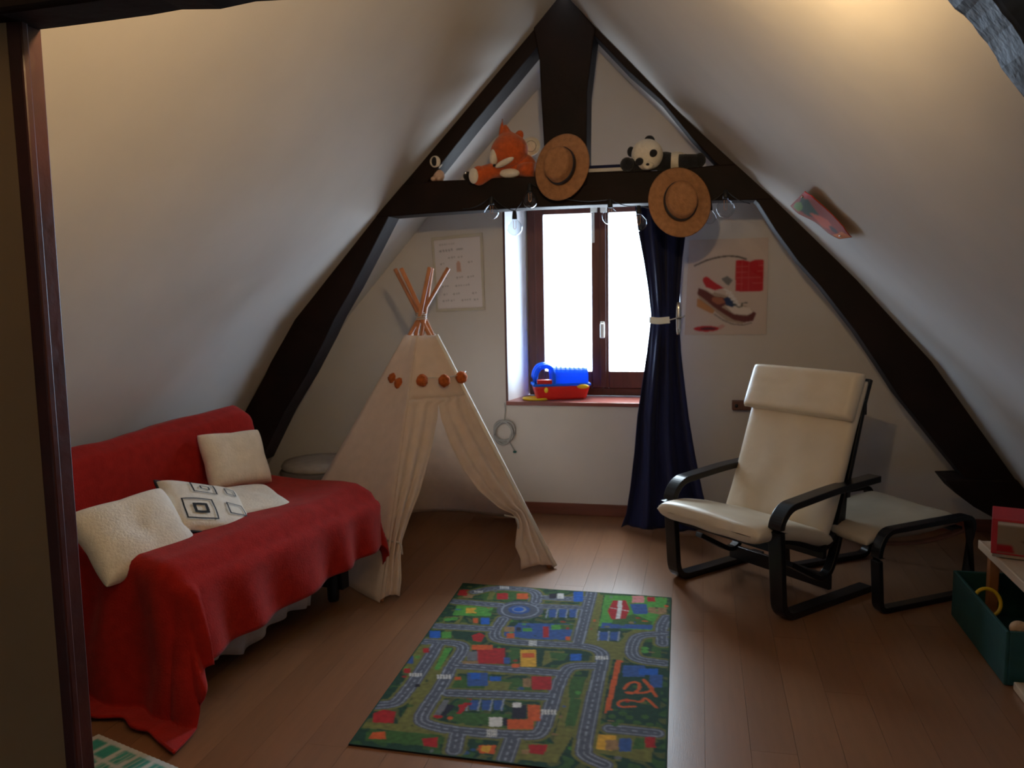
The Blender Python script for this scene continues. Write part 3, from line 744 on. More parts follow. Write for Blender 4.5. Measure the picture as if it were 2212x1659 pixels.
def rugpt(u, v):
    p = TLc + ex * (u * RW / 100) + ey * (v * RH / 100)
    return Vector((p.x, p.y, 0.006 + 0.0012 * noise.noise(p * 6)))
rug = empty('play_rug', label='road map play rug printed with streets, houses and a roundabout, on the floor', cat='rug')
grid('printed_pile', 277, 403, rugpt, 'rugprint', rug, attr=rs.A)
a, b, c_, d = TLc, TLc + ex * RW / 100, TLc + ex * RW / 100 + ey * RH / 100, TLc + ey * RH / 100
mesh('backing', [p + Vector((0, 0, z)) for z in (.0006, .0046) for p in (a, b, c_, d)], [(0, 3, 2, 1), (4, 5, 6, 7), (0, 1, 5, 4), (1, 2, 6, 5), (2, 3, 7, 6), (3, 0, 4, 7)], 'black', rug)

# teal and white mat at the threshold
ts = Raster(60, 40, 121, 81, s2l((196, 200, 200)))
for i in range(9):
    x0 = 2.2 + i * 6.6
    for j in range(5):
        y0 = 1.6 + j * 7.2
        ts.poly([(x0, y0), (x0 + 5.2, y0 + .3), (x0 + 5.0, y0 + 6.4), (x0 + .2, y0 + 6.2)], s2l((60, 150, 140)))
for i in range(26):
    ts.line([(14 + i * 1.9, 2.6), (13.4 + i * 1.9, 40)], .5, s2l((200, 206, 204)), .75)
ts.soft(1)
g0, g1 = at(222, 1596, 2, 0), at(392, 1668, 2, 0); gx = (g1 - g0).normalized(); gy = Vector((gx.y, -gx.x, 0))
g0 = g0 - gx * .02
mt = empty('floor_mat', label='teal and white woven floor mat corner beside the door post', cat='mat')
grid('woven_top', 121, 81, lambda u, v: g0 + gx * (u * .6) + gy * (v * .4) + Vector((0, 0, .010 + .0008 * math.sin(u * 190))), 'clothprint', mt, attr=ts.A)
mesh('backing', [g0 + gx * x + gy * y + Vector((0, 0, z)) for z in (.0006, .0085) for x, y in ((0, 0), (.6, 0), (.6, .4), (0, .4))], [(0, 3, 2, 1), (4, 5, 6, 7), (0, 1, 5, 4), (1, 2, 6, 5), (2, 3, 7, 6), (3, 0, 4, 7)], 'cord', mt)

# ------------------------------------------------------------------ sofa and throw
# local frame: s runs from the far end towards the camera, q from the front edge to the back, z up
S0 = Vector((-1.362, 3.30, 0)); ang = math.radians(11.5)
sa = Vector((-math.sin(ang), -math.cos(ang), 0)); sq = Vector((-math.cos(ang), math.sin(ang), 0)); SL = 1.06
def SP(s, q, z): return S0 + sa * s + sq * q + Vector((0, 0, z))
sofa = empty('sofa', SP(SL / 2, .3, 0), label='small sofa bed with pale skirt cloth and black feet under the red throw', cat='sofa')
def spart(name, fn_pts, faces, m, **k):
    o = mesh(name, [p - sofa.location for p in fn_pts], faces, m, sofa, **k); return o
BF = [(0, 3, 2, 1), (4, 5, 6, 7), (0, 1, 5, 4), (1, 2, 6, 5), (2, 3, 7, 6), (3, 0, 4, 7)]
def sbox(name, s0, s1, q0, q1, z0, z1, m, bevel=.02, lean=0):
    return spart(name, [SP(s, q + (lean if z == z1 else 0), z) for z in (z0, z1) for s, q in ((s0, q0), (s1, q0), (s1, q1), (s0, q1))], BF, m, bevel=bevel)
sbox('seat', 0.0, SL, .02, .66, .26, .46, 'greyfab', .045)
spart('backrest', [SP(s_, q_ - .045 * s_ / SL, z_) for z_, l_ in ((.40, 0), (.725, .05)) for s_, q_ in ((.02, .615 + l_), (SL - .02, .615 + l_), (SL - .02, .70 + l_), (.02, .70 + l_))], BF, 'greyfab', bevel=.03)
sbox('base_frame', .06, SL - .06, .10, .58, .13, .26, 'black', .01)
# pale skirt cloth hanging unevenly in front
def skirt(u, v):
    s = .30 + u * .66; hem = .025 + .05 * abs(math.sin(u * 5.2)) + .09 * max(0, .35 - u)
    q = .075 + .016 * math.sin(u * 34 + 1) * v + .02 * v
    return SP(s, q, .30 * (1 - v) + hem * v) - sofa.location
grid('skirt', 50, 10, skirt, 'greyfab', sofa, solid=.004)
for s, q in ((.10, .14), (.90, .14), (.10, .54), (.90, .54)):
    lathe('leg', [(.022, 0), (.025, .01), (.028, .14)], 'black', sofa, 14, Matrix.Translation(SP(s, q, 0) - sofa.location))
sbox('side_rail', .05, .10, .09, .60, .05, .14, 'black', .006)

# throw: profile across the sofa in (q, z): back top -> seat -> front edge; ends and front fall as hanging folds
prof = [(.80, .50), (.80, .70), (.775, .79), (.72, .80), (.655, .765), (.625, .64), (.60, .53), (.56, .492), (.45, .488), (.30, .486), (.15, .488), (.06, .484), (.015, .462), (-.008, .43)]
pl_ = [0]
for (a, b), (c, d) in zip(prof, prof[1:]): pl_.append(pl_[-1] + math.hypot(c - a, d - b))
PLn = pl_[-1]
def profat(t):
    t = max(0, min(PLn, t))
    for i in range(len(prof) - 1):
        if t <= pl_[i + 1] + 1e-9:
            k = (t - pl_[i]) / (pl_[i + 1] - pl_[i]); return (prof[i][0] + (prof[i + 1][0] - prof[i][0]) * k, prof[i][1] + (prof[i + 1][1] - prof[i][1]) * k)
FRONT, NEAR, FAR = .27, .60, .25
def throw_pt(u, v):
    s = -FAR + u * (SL + FAR + NEAR); t = v * (PLn + FRONT)
    # gather the cloth so that the front hem rises towards the far end
    fr = FRONT * (1.0 - .22 * (1 - max(0, min(1, s / SL))))
    t = v * (PLn + fr)
    q, z = profat(t); ov = max(0, t - PLn)
    bk = max(0, min(1, (z - .50) / .22)) * max(0, min(1, s / SL)); q -= .055 * bk; z -= .04 * bk      # the back leans a little less at the near end, under the slope
    os_ = (s - SL) if s > SL else (s if s < 0 else 0); sc_ = max(0, min(SL, s)); sg = 1 if os_ > 0 else -1; ao = abs(os_)
    n1 = noise.noise(Vector((s * 3.1, t * 3.3, 1.7))); n2 = noise.noise(Vector((s * 9, t * 9, 4)))
    if ao == 0 and ov == 0:
        return SP(s, q, z + .010 * n1 + .004 * n2 + .006)
    r = math.hypot(ao, ov); ph = math.atan2(ao, ov)          # 0 = front fall, pi/2 = end fall
    rd = .035
    out = rd * math.sin(min(r / rd, PI / 2)) + (.09 if os_ >= 0 else .02) * max(0, r - rd) * 1.1 + ((.10 if os_ >= 0 else .03) * max(0, r - .1) * math.sin(2 * ph))
    drop = (r - rd * .57) if r > rd * 1.57 else rd * (1 - math.cos(min(r / rd, PI / 2)))
    fold = .016 * math.sin((s * 26 if ph < .8 else q * 30) + 2 * n1) * min(1, r * 5)
    out += fold
    zz = z - drop
    if zz < .012:
        out += (.012 - zz) * .55; zz = .012 + .004 * n2 + .006
    return SP(sc_ + sg * out * math.sin(ph), q - out * math.cos(ph) * (1.5 if sg > 0 and ao > 0 else 1), zz)
th = grid('throw', 120, 110, throw_pt, 'red', solid=.008)
tag(th, 'red cloth throw draped over the whole sofa down to the floor', 'throw')

# ------------------------------------------------------------------ cushions
def cushion(c, w_, h, t, nrm, upd, m, label, puff=1.0, attr=None, sag=0):
    n = Vector(nrm).normalized(); y = (Vector(upd) - n * Vector(upd).dot(n)).normalized(); x = y.cross(n)
    e = empty('cushion', c, label=label, cat='cushion', group='cushions on the sofa')
    def side(sg):
        def f(u, v):
            a, b = 2 * u - 1, 2 * v - 1
            pin = 1 - .10 * (a * a) * (1 - b * b) * 0 
            X = a * w_ / 2 * (1 - .07 * (1 - b * b)**1 * 0 - .06 * (1 - abs(b)) ** 2 * abs(a) ** 3); Y = b * h / 2 * (1 - .06 * (1 - abs(a)) ** 2 * abs(b) ** 3)
            th_ = t / 2 * (max(0, (1 - a ** 4) * (1 - b ** 4))) ** .45 * puff
            wr = .006 * noise.noise(Vector((a * 2.4, b * 2.4, c[0] * 9 + sg)))
            return x * X + y * Y + n * (sg * (th_ + wr * (1 - abs(a)) * (1 - abs(b)) * 2) - sag * a * a * .5 - sag * b * b * .5)
        return f
    f1, f2 = side(1), side(-1); N_ = 25
    V = [f1(i / (N_ - 1), j / (N_ - 1)) for j in range(N_) for i in range(N_)] + [f2(i / (N_ - 1), j / (N_ - 1)) for j in range(N_) for i in range(N_)]
    Fc = []
    for o_ in (0, N_ * N_):
        for j in range(N_ - 1):
            for i in range(N_ - 1):
                a = o_ + j * N_ + i; q_ = (a, a + 1, a + N_ + 1, a + N_); Fc.append(q_ if o_ == 0 else q_[::-1])
    o = mesh('cover', V, Fc, m, e, smooth=True)
    if attr is not None:
        at_ = o.data.color_attributes.new('print', 'FLOAT_COLOR', 'POINT')
    bm = bmesh.new(); bm.from_mesh(o.data); bmesh.ops.remove_doubles(bm, verts=bm.verts, dist=2e-3); bm.to_mesh(o.data); bm.free()
    s_ = o.modifiers.new('s', 'SUBSURF'); s_.levels = s_.render_levels = 1
    # piping along the seam
    ring = []
    for k in range(64):
        tt_ = k / 64 * 4; sd, fr_ = int(tt_), tt_ - int(tt_)
        uv_ = [(fr_, 0), (1, fr_), (1 - fr_, 1), (0, 1 - fr_)][sd]; ring.append((f1(*uv_) + f2(*uv_)) / 2)
    return e, f1, ring, (x, y, n)
def CP(px, py, q): # point over the seat where the sight line meets the plane at distance q behind the sofa front
    return at_plane(px, py, SP(0, q, 0), sq)
back = -sq
c1 = CP(508, 992, .50)
cushion(c1, .285, .25, .105, back * .80 + Vector((0, 0, .45)) + sa * .25, Vector((0, 0, 1)) - sa * .06, 'whitefab', 'white square cushion propped upright against the backrest at the far end')
c2 = CP(527, 1085, .27)
cushion(c2 + Vector((0, 0, -.005)), .34, .27, .07, Vector((0, 0, 1)) + back * .25, sq * 1 + sa * -.35, 'whitefab', 'white cushion lying flat on the seat in front of the upright white one')
c4 = CP(292, 1155, .28)
cushion(c4, .36, .29, .12, Vector((0, 0, 1)) * .75 + back * .75 + sa * .15, sq * .8 + Vector((0, 0, .6)) - sa * .1, 'whitefab', 'plain cream cushion at the near end of the sofa, next to the door post')
c3 = CP(448, 1108, .26)
e3, f3, ring3, ax3 = cushion(c3 + Vector((0, 0, .012)), .32, .29, .085, Vector((0, 0, 1)) * .9 + back * .55 - sa * .10, sq * .9 - sa * .35, 'whitefab', 'cream cushion with black printed squares and black piping, in the middle')
tube('piping', ring3, .005, 'black', e3, 8, closed=True)
def sqr(cx_, cy_, r, wd, k=1.0):
    pts = [(-r, -r * k), (-r * .2, -r * k * 1.05), (r, -r * k), (r * 1.03, 0), (r, r * k), (0, r * k * 1.04), (-r, r * k), (-r * 1.03, 0)]
    P_ = []
    for i in range(8):
        (ax_, ay_), (bx_, by_) = pts[i], pts[(i + 1) % 8]
        for t_ in (0, .33, .66): P_.append((cx_ + ax_ + (bx_ - ax_) * t_, cy_ + ay_ + (by_ - ay_) * t_))
    V = []
    n_ = len(P_)
    for f_ in (1.0, 1 - wd / r):
        for (a, b) in P_:
            uu, vv = cx_ + (a - cx_) * f_, cy_ + (b - cy_) * f_; V.append(f3(uu, vv) + ax3[2] * .0045)
    return mesh('printed_square', V, [(i, (i + 1) % n_, n_ + (i + 1) % n_, n_ + i) for i in range(n_)], 'black', e3)
for a in ((.30, .30, .185, .018), (.31, .30, .085, .035), (.46, .74, .15, .018, .7), (.47, .74, .06, .018, .6), (.76, .36, .11, .016), (.80, .74, .07, .014)): sqr(*a)

# ------------------------------------------------------------------ pouf behind the sofa
pf = empty('pouf', (-2.13, 4.43, 0), label='round grey-brown pouf with a beige top between sofa and back wall', cat='pouf')
lathe('body', [(.20, .001), (.222, .02), (.232, .15), (.225, .285), (.215, .30)], 'pouf', pf, 40)
lathe('top_cushion', [(.214, .301), (.218, .315), (.205, .336), (.10, .348), (0, .350)], 'pouftop', pf, 40)

# ------------------------------------------------------------------ tipi
AP = Vector((-1.330, 3.96, 1.18)); TZ = 1.088
CEN = Vector((-1.360, 3.958, 0)); TR_ = .7278
FLp, FRp = Vector((-1.311, 3.232, 0)), Vector((-.654, 3.780, 0))
a0 = math.atan2(FLp.y - CEN.y, FLp.x - CEN.x)
VT = [CEN + Vector((math.cos(a0 - k * 2 * PI / 5), math.sin(a0 - k * 2 * PI / 5), 0)) * TR_ for k in range(5)]   # 0 = front left, 4 = front right
tp = empty('tipi_tent', CEN.copy(), label='cream canvas play tipi with crossing wooden poles and open curtain door', cat='tent')
def topv(k, z=TZ): return VT[k] + (AP - VT[k]) * (z / AP.z) + (VT[k] - CEN).normalized() * (.024 * max(0, z / TZ) ** 1.5)
offs = [(.016, .0), (-.012, .012), (-.006, -.012), (.012, .010), (.0, -.014)]
for k in range(5):
    d_ = AP + Vector((*offs[k], 0)) - VT[k]; e_ = VT[k] + d_ * (1.413 / AP.z)
    inn_ = (CEN - VT[k]).normalized() * .022
    tube('pole', [VT[k] + inn_ - CEN, e_ - CEN], .0105, 'pole', tp, 12)
tube('lashing', [AP - CEN + Vector((.026 * math.cos(t * .7), .026 * math.sin(t * .7), -.02 + t * .0011)) for t in range(36)], .003, 'cord', tp, 6)
def canvas(k0, k1, seed, inward=.02):
    A, B = VT[k0], VT[k1]; nrm_ = ((A + B) / 2 - CEN).normalized()
    def f(u, v):
        z = TZ * (1 - v); a_, b_ = topv(k0, z), topv(k1, z); p = a_.lerp(b_, u)
        s_ = math.sin(PI * u)
        p = p - nrm_ * (inward * s_ * math.sin(PI * min(1, v * 1.0)) ) + nrm_ * (.006 * noise.noise(Vector((u * 4, v * 7, seed))) * s_)
        p.z += (.035 * s_ ** 2) * v ** 6 + .003
        return p - CEN
    o = grid('canvas_panel', 18, 40, f, 'canvas', tp, solid=.003); return o
for k in range(4): canvas(k, k + 1, k * 3.1)
# front: closed collar above the door, then two gathered curtains
fn_ = (FRp - FLp).cross(AP - FLp).normalized()
if fn_.y > 0: fn_ = -fn_
ZD = .80
def front(u, v):
    z = TZ + (ZD - TZ) * v; a_, b_ = topv(0, z), topv(4, z)
    return a_.lerp(b_, u) + fn_ * .004 - CEN
grid('door_header', 14, 12, front, 'canvas', tp, solid=.003)
Lpx = [(946, 872), (944, 905), (932, 965), (918, 1020), (905, 1065), (884, 1118), (868, 1165), (864, 1200), (866, 1250), (862, 1290)]
Rpx = [(946, 872), (952, 905), (972, 960), (1000, 1015), (1035, 1062), (1078, 1098), (1110, 1112), (1117, 1135), (1112, 1180), (1124, 1207)]
LE = [at_plane(a, b, FLp, fn_) for a, b in Lpx]; RE = [at_plane(a, b, FLp, fn_) for a, b in Rpx]
def curtain_pts(E_, k, sgn):
    zs = [p.z for p in E_]
    def f(u, v):
        z = ZD * (1 - v) + .012 * v
        # inner edge at height z
        p = E_[-1]
        for a_, b_ in zip(E_, E_[1:]):
            if a_.z >= z >= b_.z: p = a_.lerp(b_, (a_.z - z) / max(1e-6, a_.z - b_.z)); break
        else:
            if z > E_[0].z: p = topv(0, z).lerp(topv(4, z), .5 + .1)
        o = topv(k, z)
        if z < E_[-1].z: p = Vector((E_[-1].x, E_[-1].y, z))
        q = o.lerp(p, u); q.z = z + (0.012 * math.sin(PI * u)) * v ** 4
        gather = max(0, 1 - abs(z - .22) / .75)
        amp = .017 * gather * math.sin(PI * min(1, u * 1.0)) ** .5 if 0 < u < 1 else 0
        q += fn_ * (amp * math.sin(u * 17 + .8 * math.sin(z * 5)) + .006)
        return q - CEN
    return f
grid('door_curtain', 46, 46, curtain_pts(LE, 0, 1), 'canvas', tp, solid=.003)
grid('door_curtain', 46, 46, curtain_pts(RE, 4, -1), 'canvas', tp, solid=.003)
for px, py, sx_ in ((862, 1172, 1), (1113, 1118, 1)):
    p = at_plane(px, py, FLp + fn_ * .02, fn_) - CEN
    tube('tie', [p + Vector((-.05, -.012, .012)), p, p + Vector((.012, -.006, -.01)), p + Vector((.016, -.008, -.05))], .004, 'cord', tp, 6)
# sleeve of the right pole, the light on it put into whiter cloth
a_, b_ = topv(4, TZ), VT[4] + Vector((0, 0, .01)); on_ = Vector((.85, .25, .1)).normalized()
tube('lit_pole_sleeve', [a_ + on_ * .006 - CEN, b_ + on_ * .006 - CEN], .010, 'whitefab', tp, 10)

# pompoms
pg = empty('pompom_garland', label='garland of rust orange wool pompoms around the tipi', cat='garland')
pp = []
for px, py, yy in ((851, 818, 3.86), (864, 829, 3.82), (912, 822, 3.775), (960, 822, 3.80), (997, 815, 3.90)):
    p = at(px, py, 1, yy); pp.append(p)
    bq = blob('pompom', p, (.0285, .0285, .0295), 'pompom', pg, seg=24, ring=16)
    for v in bq.data.vertices:
        v.co = p + (v.co - p) * (1 + .16 * noise.noise(v.co * 90))
tube('string', [pp[0] + Vector((-.01, .06, .03))] + [p + Vector((0, .012, .012)) for p in pp[1:]] + [pp[-1] + Vector((.0, .08, .02))], .002, 'cord', pg, 6)

# ------------------------------------------------------------------ navy curtain, rod and tie-back
CY = 4.45
cl = [(442, 1372), (500, 1379), (560, 1390), (626, 1400), (682, 1406), (701, 1404), (762, 1397), (830, 1387), (900, 1377), (975, 1371), (1052, 1362), (1110, 1353), (1150, 1342)]
cr = [(442, 1484), (500, 1482), (560, 1474), (626, 1469), (682, 1467), (701, 1468), (762, 1471), (830, 1479), (900, 1488), (975, 1501), (1052, 1517), (1110, 1530), (1150, 1538)]
rows = []
for (ya, xa), (yb, xb) in zip(cl, cr):
    p, q = at(xa, ya, 1, CY), at(xb, yb, 1, CY); rows.append((p.z, p.x, q.x))
rows = [(1.86, rows[0][1] - .005, rows[0][2] + .005)] + rows[:-1] + [(.012, rows[-1][1], rows[-1][2])]
rz_ = [r[0] for r in rows][::-1]; rl_ = [r[1] for r in rows][::-1]; rr_ = [r[2] for r in rows][::-1]
zt_ = at(1440, 690, 1, CY).z
def curt(u, v):
    z = 1.86 + (.012 - 1.86) * v
    a, b = float(np.interp(z, rz_, rl_)), float(np.interp(z, rz_, rr_)); wd = b - a
    x = a + wd * u; n1 = noise.noise(Vector((u * 3, z * 1.2, 2)))
    pinch = 1 - .72 * math.exp(-((z - zt_) / .12) ** 2)
    y = CY + .028 * pinch * (math.sin(u * 2 * PI * 2.6 + .8 * math.sin(z * 2.2) + 1.5 * n1) + .3 * math.sin(u * 2 * PI * 6 + 2 * n1)) + .03 * (1 - pinch) * math.cos(PI * (u - .5)) * -1
    if z < .2: z += .006 * math.sin(u * 27)
    return Vector((x, y, max(z, .012)))
cu = empty('window_curtain', label='navy blue window curtain hanging gathered to the floor beside the window', cat='curtain')
grid('cloth', 110, 90, curt, 'navy', cu, solid=.003)
L0, R0 = float(np.interp(zt_, rz_, rl_)), float(np.interp(zt_, rz_, rr_))
hk = at(1463, 688, 1, CY - .06)
tb = empty('curtain_tieback', label='white cloth tie-back around the navy curtain', cat='tieback')
pts = [Vector((L0 - .008, CY + .0, zt_ + .005)), Vector((L0 - .004, CY - .035, zt_)), Vector((L0 + .04, CY - .052, zt_ - .006)), Vector((L0 + .10, CY - .05, zt_ + .0))]
tube('band', arc_path(pts, .03), .01, 'whiteplastic', tb, flat=(.003, .034), upv=(0, 0, 1))
tube('cord', [pts[-1], Vector((R0 + .0, CY - .045, zt_ + .012)), Vector((R0 + .02, CY - .02, zt_ + .012))], .0028, 'cord', tb, 6)
hp = empty('wall_hook', label='shiny metal tie-back hook at the right edge of the navy curtain', cat='hook')
kx = at(1463, 688, 1, CY - .03)
lathe('hook_plate', [(.0, -.085), (.009, -.082), (.013, -.05), (.014, 0), (.013, .05), (.009, .082), (0, .085)], 'steel', hp, 16, Matrix.Translation(kx + Vector((.006, 0, 0))), sy=.5)
tube('stem', [kx + Vector((.006, .0, 0)), Vector((kx.x + .03, YG - .001, kx.z))], .005, 'steel', hp, 8)
tube('end_disc', [kx + Vector((.006, -.007, -.002)), kx + Vector((.006, -.007, .002))], .014, 'black', hp, 10)
rod = empty('curtain_rod', label='thin metal curtain rod high behind the collar beam', cat='curtain rod')
tube('rod', [(-1.12, CY, 1.875), (.10, CY, 1.875)], .009, 'steel', rod, 12)
for x in (-1.11, .09): tube('bracket', arc_path([(x, CY, 1.875), (x, YG - .001, 1.875)], .01), .006, 'steel', rod, 8)
for px in (1283, 1304):
    p = at(px, 452, 1, WY - .03)
    o = box('window_catch', (p.x - .018, p.y - .02, p.z - .018), (p.x + .018, WY - .0185, p.z + .018), 'whiteplastic', wn, .003)
p = at(1281, 492, 1, WY - .03); box('strap', (p.x - .007, WY - .024, p.z - .085), (p.x + .007, WY - .019, p.z + .085), 'cord', wn, .001)

# ------------------------------------------------------------------ posters
def flat_print(name, c0, c1, c2, c3, y, frame_t, border, pr, m, label, cat, cover=False):
    """c0..c3: top-left, top-right, bottom-right, bottom-left as (x, z) on the wall"""
    e = empty(name, label=label, cat=cat)
    def pt(u, v, off=0): 
        a = Vector((c0[0], 0, c0[1])).lerp(Vector((c1[0], 0, c1[1])), u); b = Vector((c3[0], 0, c3[1])).lerp(Vector((c2[0], 0, c2[1])), u)
        p = a.lerp(b, v); p.y = y - off; return p
    grid('sheet', pr.nu, pr.nv, lambda u, v: pt(u, v, frame_t * .55), m, e, attr=pr.A)
    V = [pt(u, v, off) for off in (0.0005, frame_t * .5) for u, v in ((0, 0), (1, 0), (1, 1), (0, 1))]
    mesh('backing', V, BF, 'posterframe', e)
    if border:
        b = border
        for (u0, v0, u1, v1) in ((-b, -b, 1 + b, 0), (-b, 1, 1 + b, 1 + b * .8), (-b, 0, 0, 1), (1, 0, 1 + b, 1)):
            V = [pt(u, v, off) for off in (0.0005, frame_t) for u, v in ((u0, v0), (u1, v0), (u1, v1), (u0, v1))]
            mesh('frame_side', V, BF, 'posterframe', e, bevel=.001)
    if cover:
        V = [pt(u, v, off) for off in (frame_t * .7, frame_t * .95) for u, v in ((0, 0), (1, 0), (1, 1), (0, 1))]
        mesh('cover_sheet', V, BF, 'glass', e)
    return e
W1 = lambda px, py: (at(px, py, 1, YG).x, at(px, py, 1, YG).z)
p1 = Raster(33, 43, 100, 130, s2l((214, 208, 210)))
dk = s2l((120, 116, 124))
rnd = random.Random(8)
p1.line([(4, 3), (14, 3)], .7, dk, .5, dash=.8); p1.line([(4, 7), (13, 6.6)], 1.3, dk, .8, dash=1.0); p1.line([(16, 6.8), (20, 6.6)], .9, dk, .6)
for y, segs in ((11.5, ((10, 14), (17, 20))), (15, ((24, 27), (4, 6))), (24, ((5, 8), (15, 19), (23, 27))), (29, ((4, 9), (14, 24))), (34, ((5, 7), (12, 16), (26, 29))), (38, ((4, 8), (10, 12), (18, 24), (27, 30)))):
    for a, b in segs: p1.line([(a, y), (b, y - .3)], .8, dk, .75, dash=.9)
p1.poly([(15.2, 15), (18.2, 15), (18.4, 20.5), (15, 20.6)], s2l((190, 140, 120)), .8); p1.poly([(16, 13.8), (17.6, 13.8), (17.4, 15), (16, 15)], s2l((190, 140, 120)), .8)
p1.ell(6, 21, 1.6, 1.1, s2l((170, 120, 100)), .5)
p1.soft(2)
flat_print('framed_notice', W1(938, 520), W1(1038, 510), W1(1044, 664), W1(948, 668), YG, .016, .045, p1, 'print', 'framed white sheet with small grey lettering left of the window', 'picture frame')

p2 = Raster(43, 51.5, 130, 156, s2l((206, 190, 180)))
def z8(*L_): return [((x - 172) / 745 * 43, (y - 560) / 862 * 51.5) for x, y in L_]
cR, cDk, cBr, cNv, cYl = s2l((190, 25, 35)), s2l((60, 55, 55)), s2l((105, 45, 38)), s2l((25, 50, 95)), s2l((190, 125, 50))
p2.line(z8((235, 792), (300, 765), (350, 745), (450, 722), (550, 712), (640, 722), (715, 745)), .9, cDk, .9)
p2.poly(z8((618, 755), (690, 752), (750, 768), (800, 752), (880, 755), (878, 1032), (720, 1038), (625, 1030)), cR)
for y in (810, 860, 912, 965): p2.line(z8((625, y), (875, y - 4)), .25, s2l((215, 120, 110)), .6)
for x in (680, 745, 810): p2.line(z8((x, 760), (x, 1025)), .2, s2l((215, 120, 110)), .4)
p2.poly(z8((335, 1010), (520, 1060), (640, 1130), (760, 1180), (810, 1230), (700, 1330), (560, 1300), (430, 1200), (300, 1110), (280, 1060)), s2l((170, 150, 130)))
p2.poly(z8((540, 1165), (640, 1160), (760, 1180), (800, 1225), (740, 1245), (620, 1235)), s2l((222, 210, 200)))
p2.poly(z8((280, 995), (330, 1010), (440, 1075), (520, 1085), (560, 1140), (500, 1170), (620, 1240), (740, 1255), (800, 1215), (822, 1235), (795, 1300), (720, 1312), (620, 1290), (520, 1230), (430, 1170), (330, 1090), (272, 1050)), cBr)
p2.poly(z8((415, 1080), (500, 1085), (540, 1130), (470, 1150), (410, 1115)), s2l((165, 100, 70)))
p2.poly(z8((320, 902), (350, 892), (375, 905), (420, 940), (520, 1000), (435, 1018), (350, 988), (315, 930)), cR)
p2.poly(z8((350, 992), (430, 1020), (420, 1050), (360, 1020)), s2l((215, 200, 185)))
p2.poly(z8((490, 915), (545, 892), (600, 930), (560, 980), (520, 950)), s2l((120, 120, 118)))
p2.poly(z8((275, 1085), (345, 1130), (440, 1200), (425, 1235), (330, 1190), (275, 1165)), cYl, .85)
p2.poly(z8((520, 1095), (560, 1075), (640, 1150), (600, 1175), (545, 1155)), cNv)
for i in range(5): p2.line(z8((520 + i * 24, 1010 + i * 30), (590 + i * 20, 1040 + i * 28), (545 + i * 24, 1050 + i * 30)), .7, s2l((225, 222, 220)))
p2.line(z8((600, 1140), (660, 1175), (690, 1170), (690, 1140), (735, 1135)), .6, s2l((70, 80, 80)))
p2.line(z8((440, 1235), (520, 1290), (600, 1325), (700, 1338), (780, 1318)), .7, s2l((110, 100, 95)), .8)
x_, y_ = z8((370, 1368))[0]; p2.ell(x_, y_, 6.8, 1.6, cR); p2.ell(x_ + 1, y_, 4.4, .9, s2l((95, 20, 40))); p2.poly(z8((470, 1350), (520, 1325), (545, 1345), (500, 1380)), s2l((200, 140, 130)), .8)
p2.soft(2)
flat_print('sneaker_poster', W1(1489, 519), W1(1660, 513), W1(1655, 722), W1(1479, 723), YG, .012, 0, p2, 'print', 'poster of a painted sneaker with a red block, right of the navy curtain', 'poster', cover=True)

# paper pennant pinned on the right slope
rn = Vector((.384, 0, .372)).normalized(); rp0 = Vector((.307, 0, 1.70)) - rn * .020
EA = [(1741, 411), (1756, 419), (1785, 450), (1826, 488), (1843, 510)]; EB = [(1709, 443), (1729, 460), (1761, 479), (1790, 500), (1816, 514)]
PA = [at_plane(a, b, rp0, rn) for a, b in EA]; PB = [at_plane(a, b, rp0, rn) for a, b in EB]
def pl_int(P_, u):
    k = min(3, int(u * 4)); return P_[k].lerp(P_[k + 1], u * 4 - k)
pn = Raster(40, 16, 61, 25, s2l((150, 46, 20)))
pn.poly([(0, 0), (12, 0), (10, 3.5), (0, 5)], s2l((190, 40, 48))); pn.poly([(2, 4), (10, 3), (22, 9), (15, 14), (6, 12)], s2l((30, 60, 36))); pn.ell(5.5, 11.5, 4, 3.6, s2l((95, 135, 40)))
pn.poly([(14, 11), (24, 6), (31, 9), (25, 15)], s2l((200, 80, 40))); pn.ell(30, 9, 3, 2.2, s2l((70, 40, 36))); pn.poly([(33, 4), (40, 0), (40, 16), (34, 14)], s2l((215, 120, 50))); pn.line([(0, 15), (40, 15)], 1.2, s2l((150, 70, 30)))
pn.soft(1)
pe = empty('paper_pennant', label='orange and red painted paper pennant stuck on the right roof slope', cat='paper decoration')
grid('painted_paper', 61, 25, lambda u, v: pl_int(PA, u).lerp(pl_int(PB, u), v) - rn * (.004 + .003 * math.sin(u * 9)), 'print', pe, attr=pn.A, solid=.0015)
for u, v in ((.06, .2), (.9, .5)):
    p = pl_int(PA, u).lerp(pl_int(PB, u), v); blob('pin', p - rn * .009, (.005, .005, .005), 'steel', pe, seg=10, ring=6)

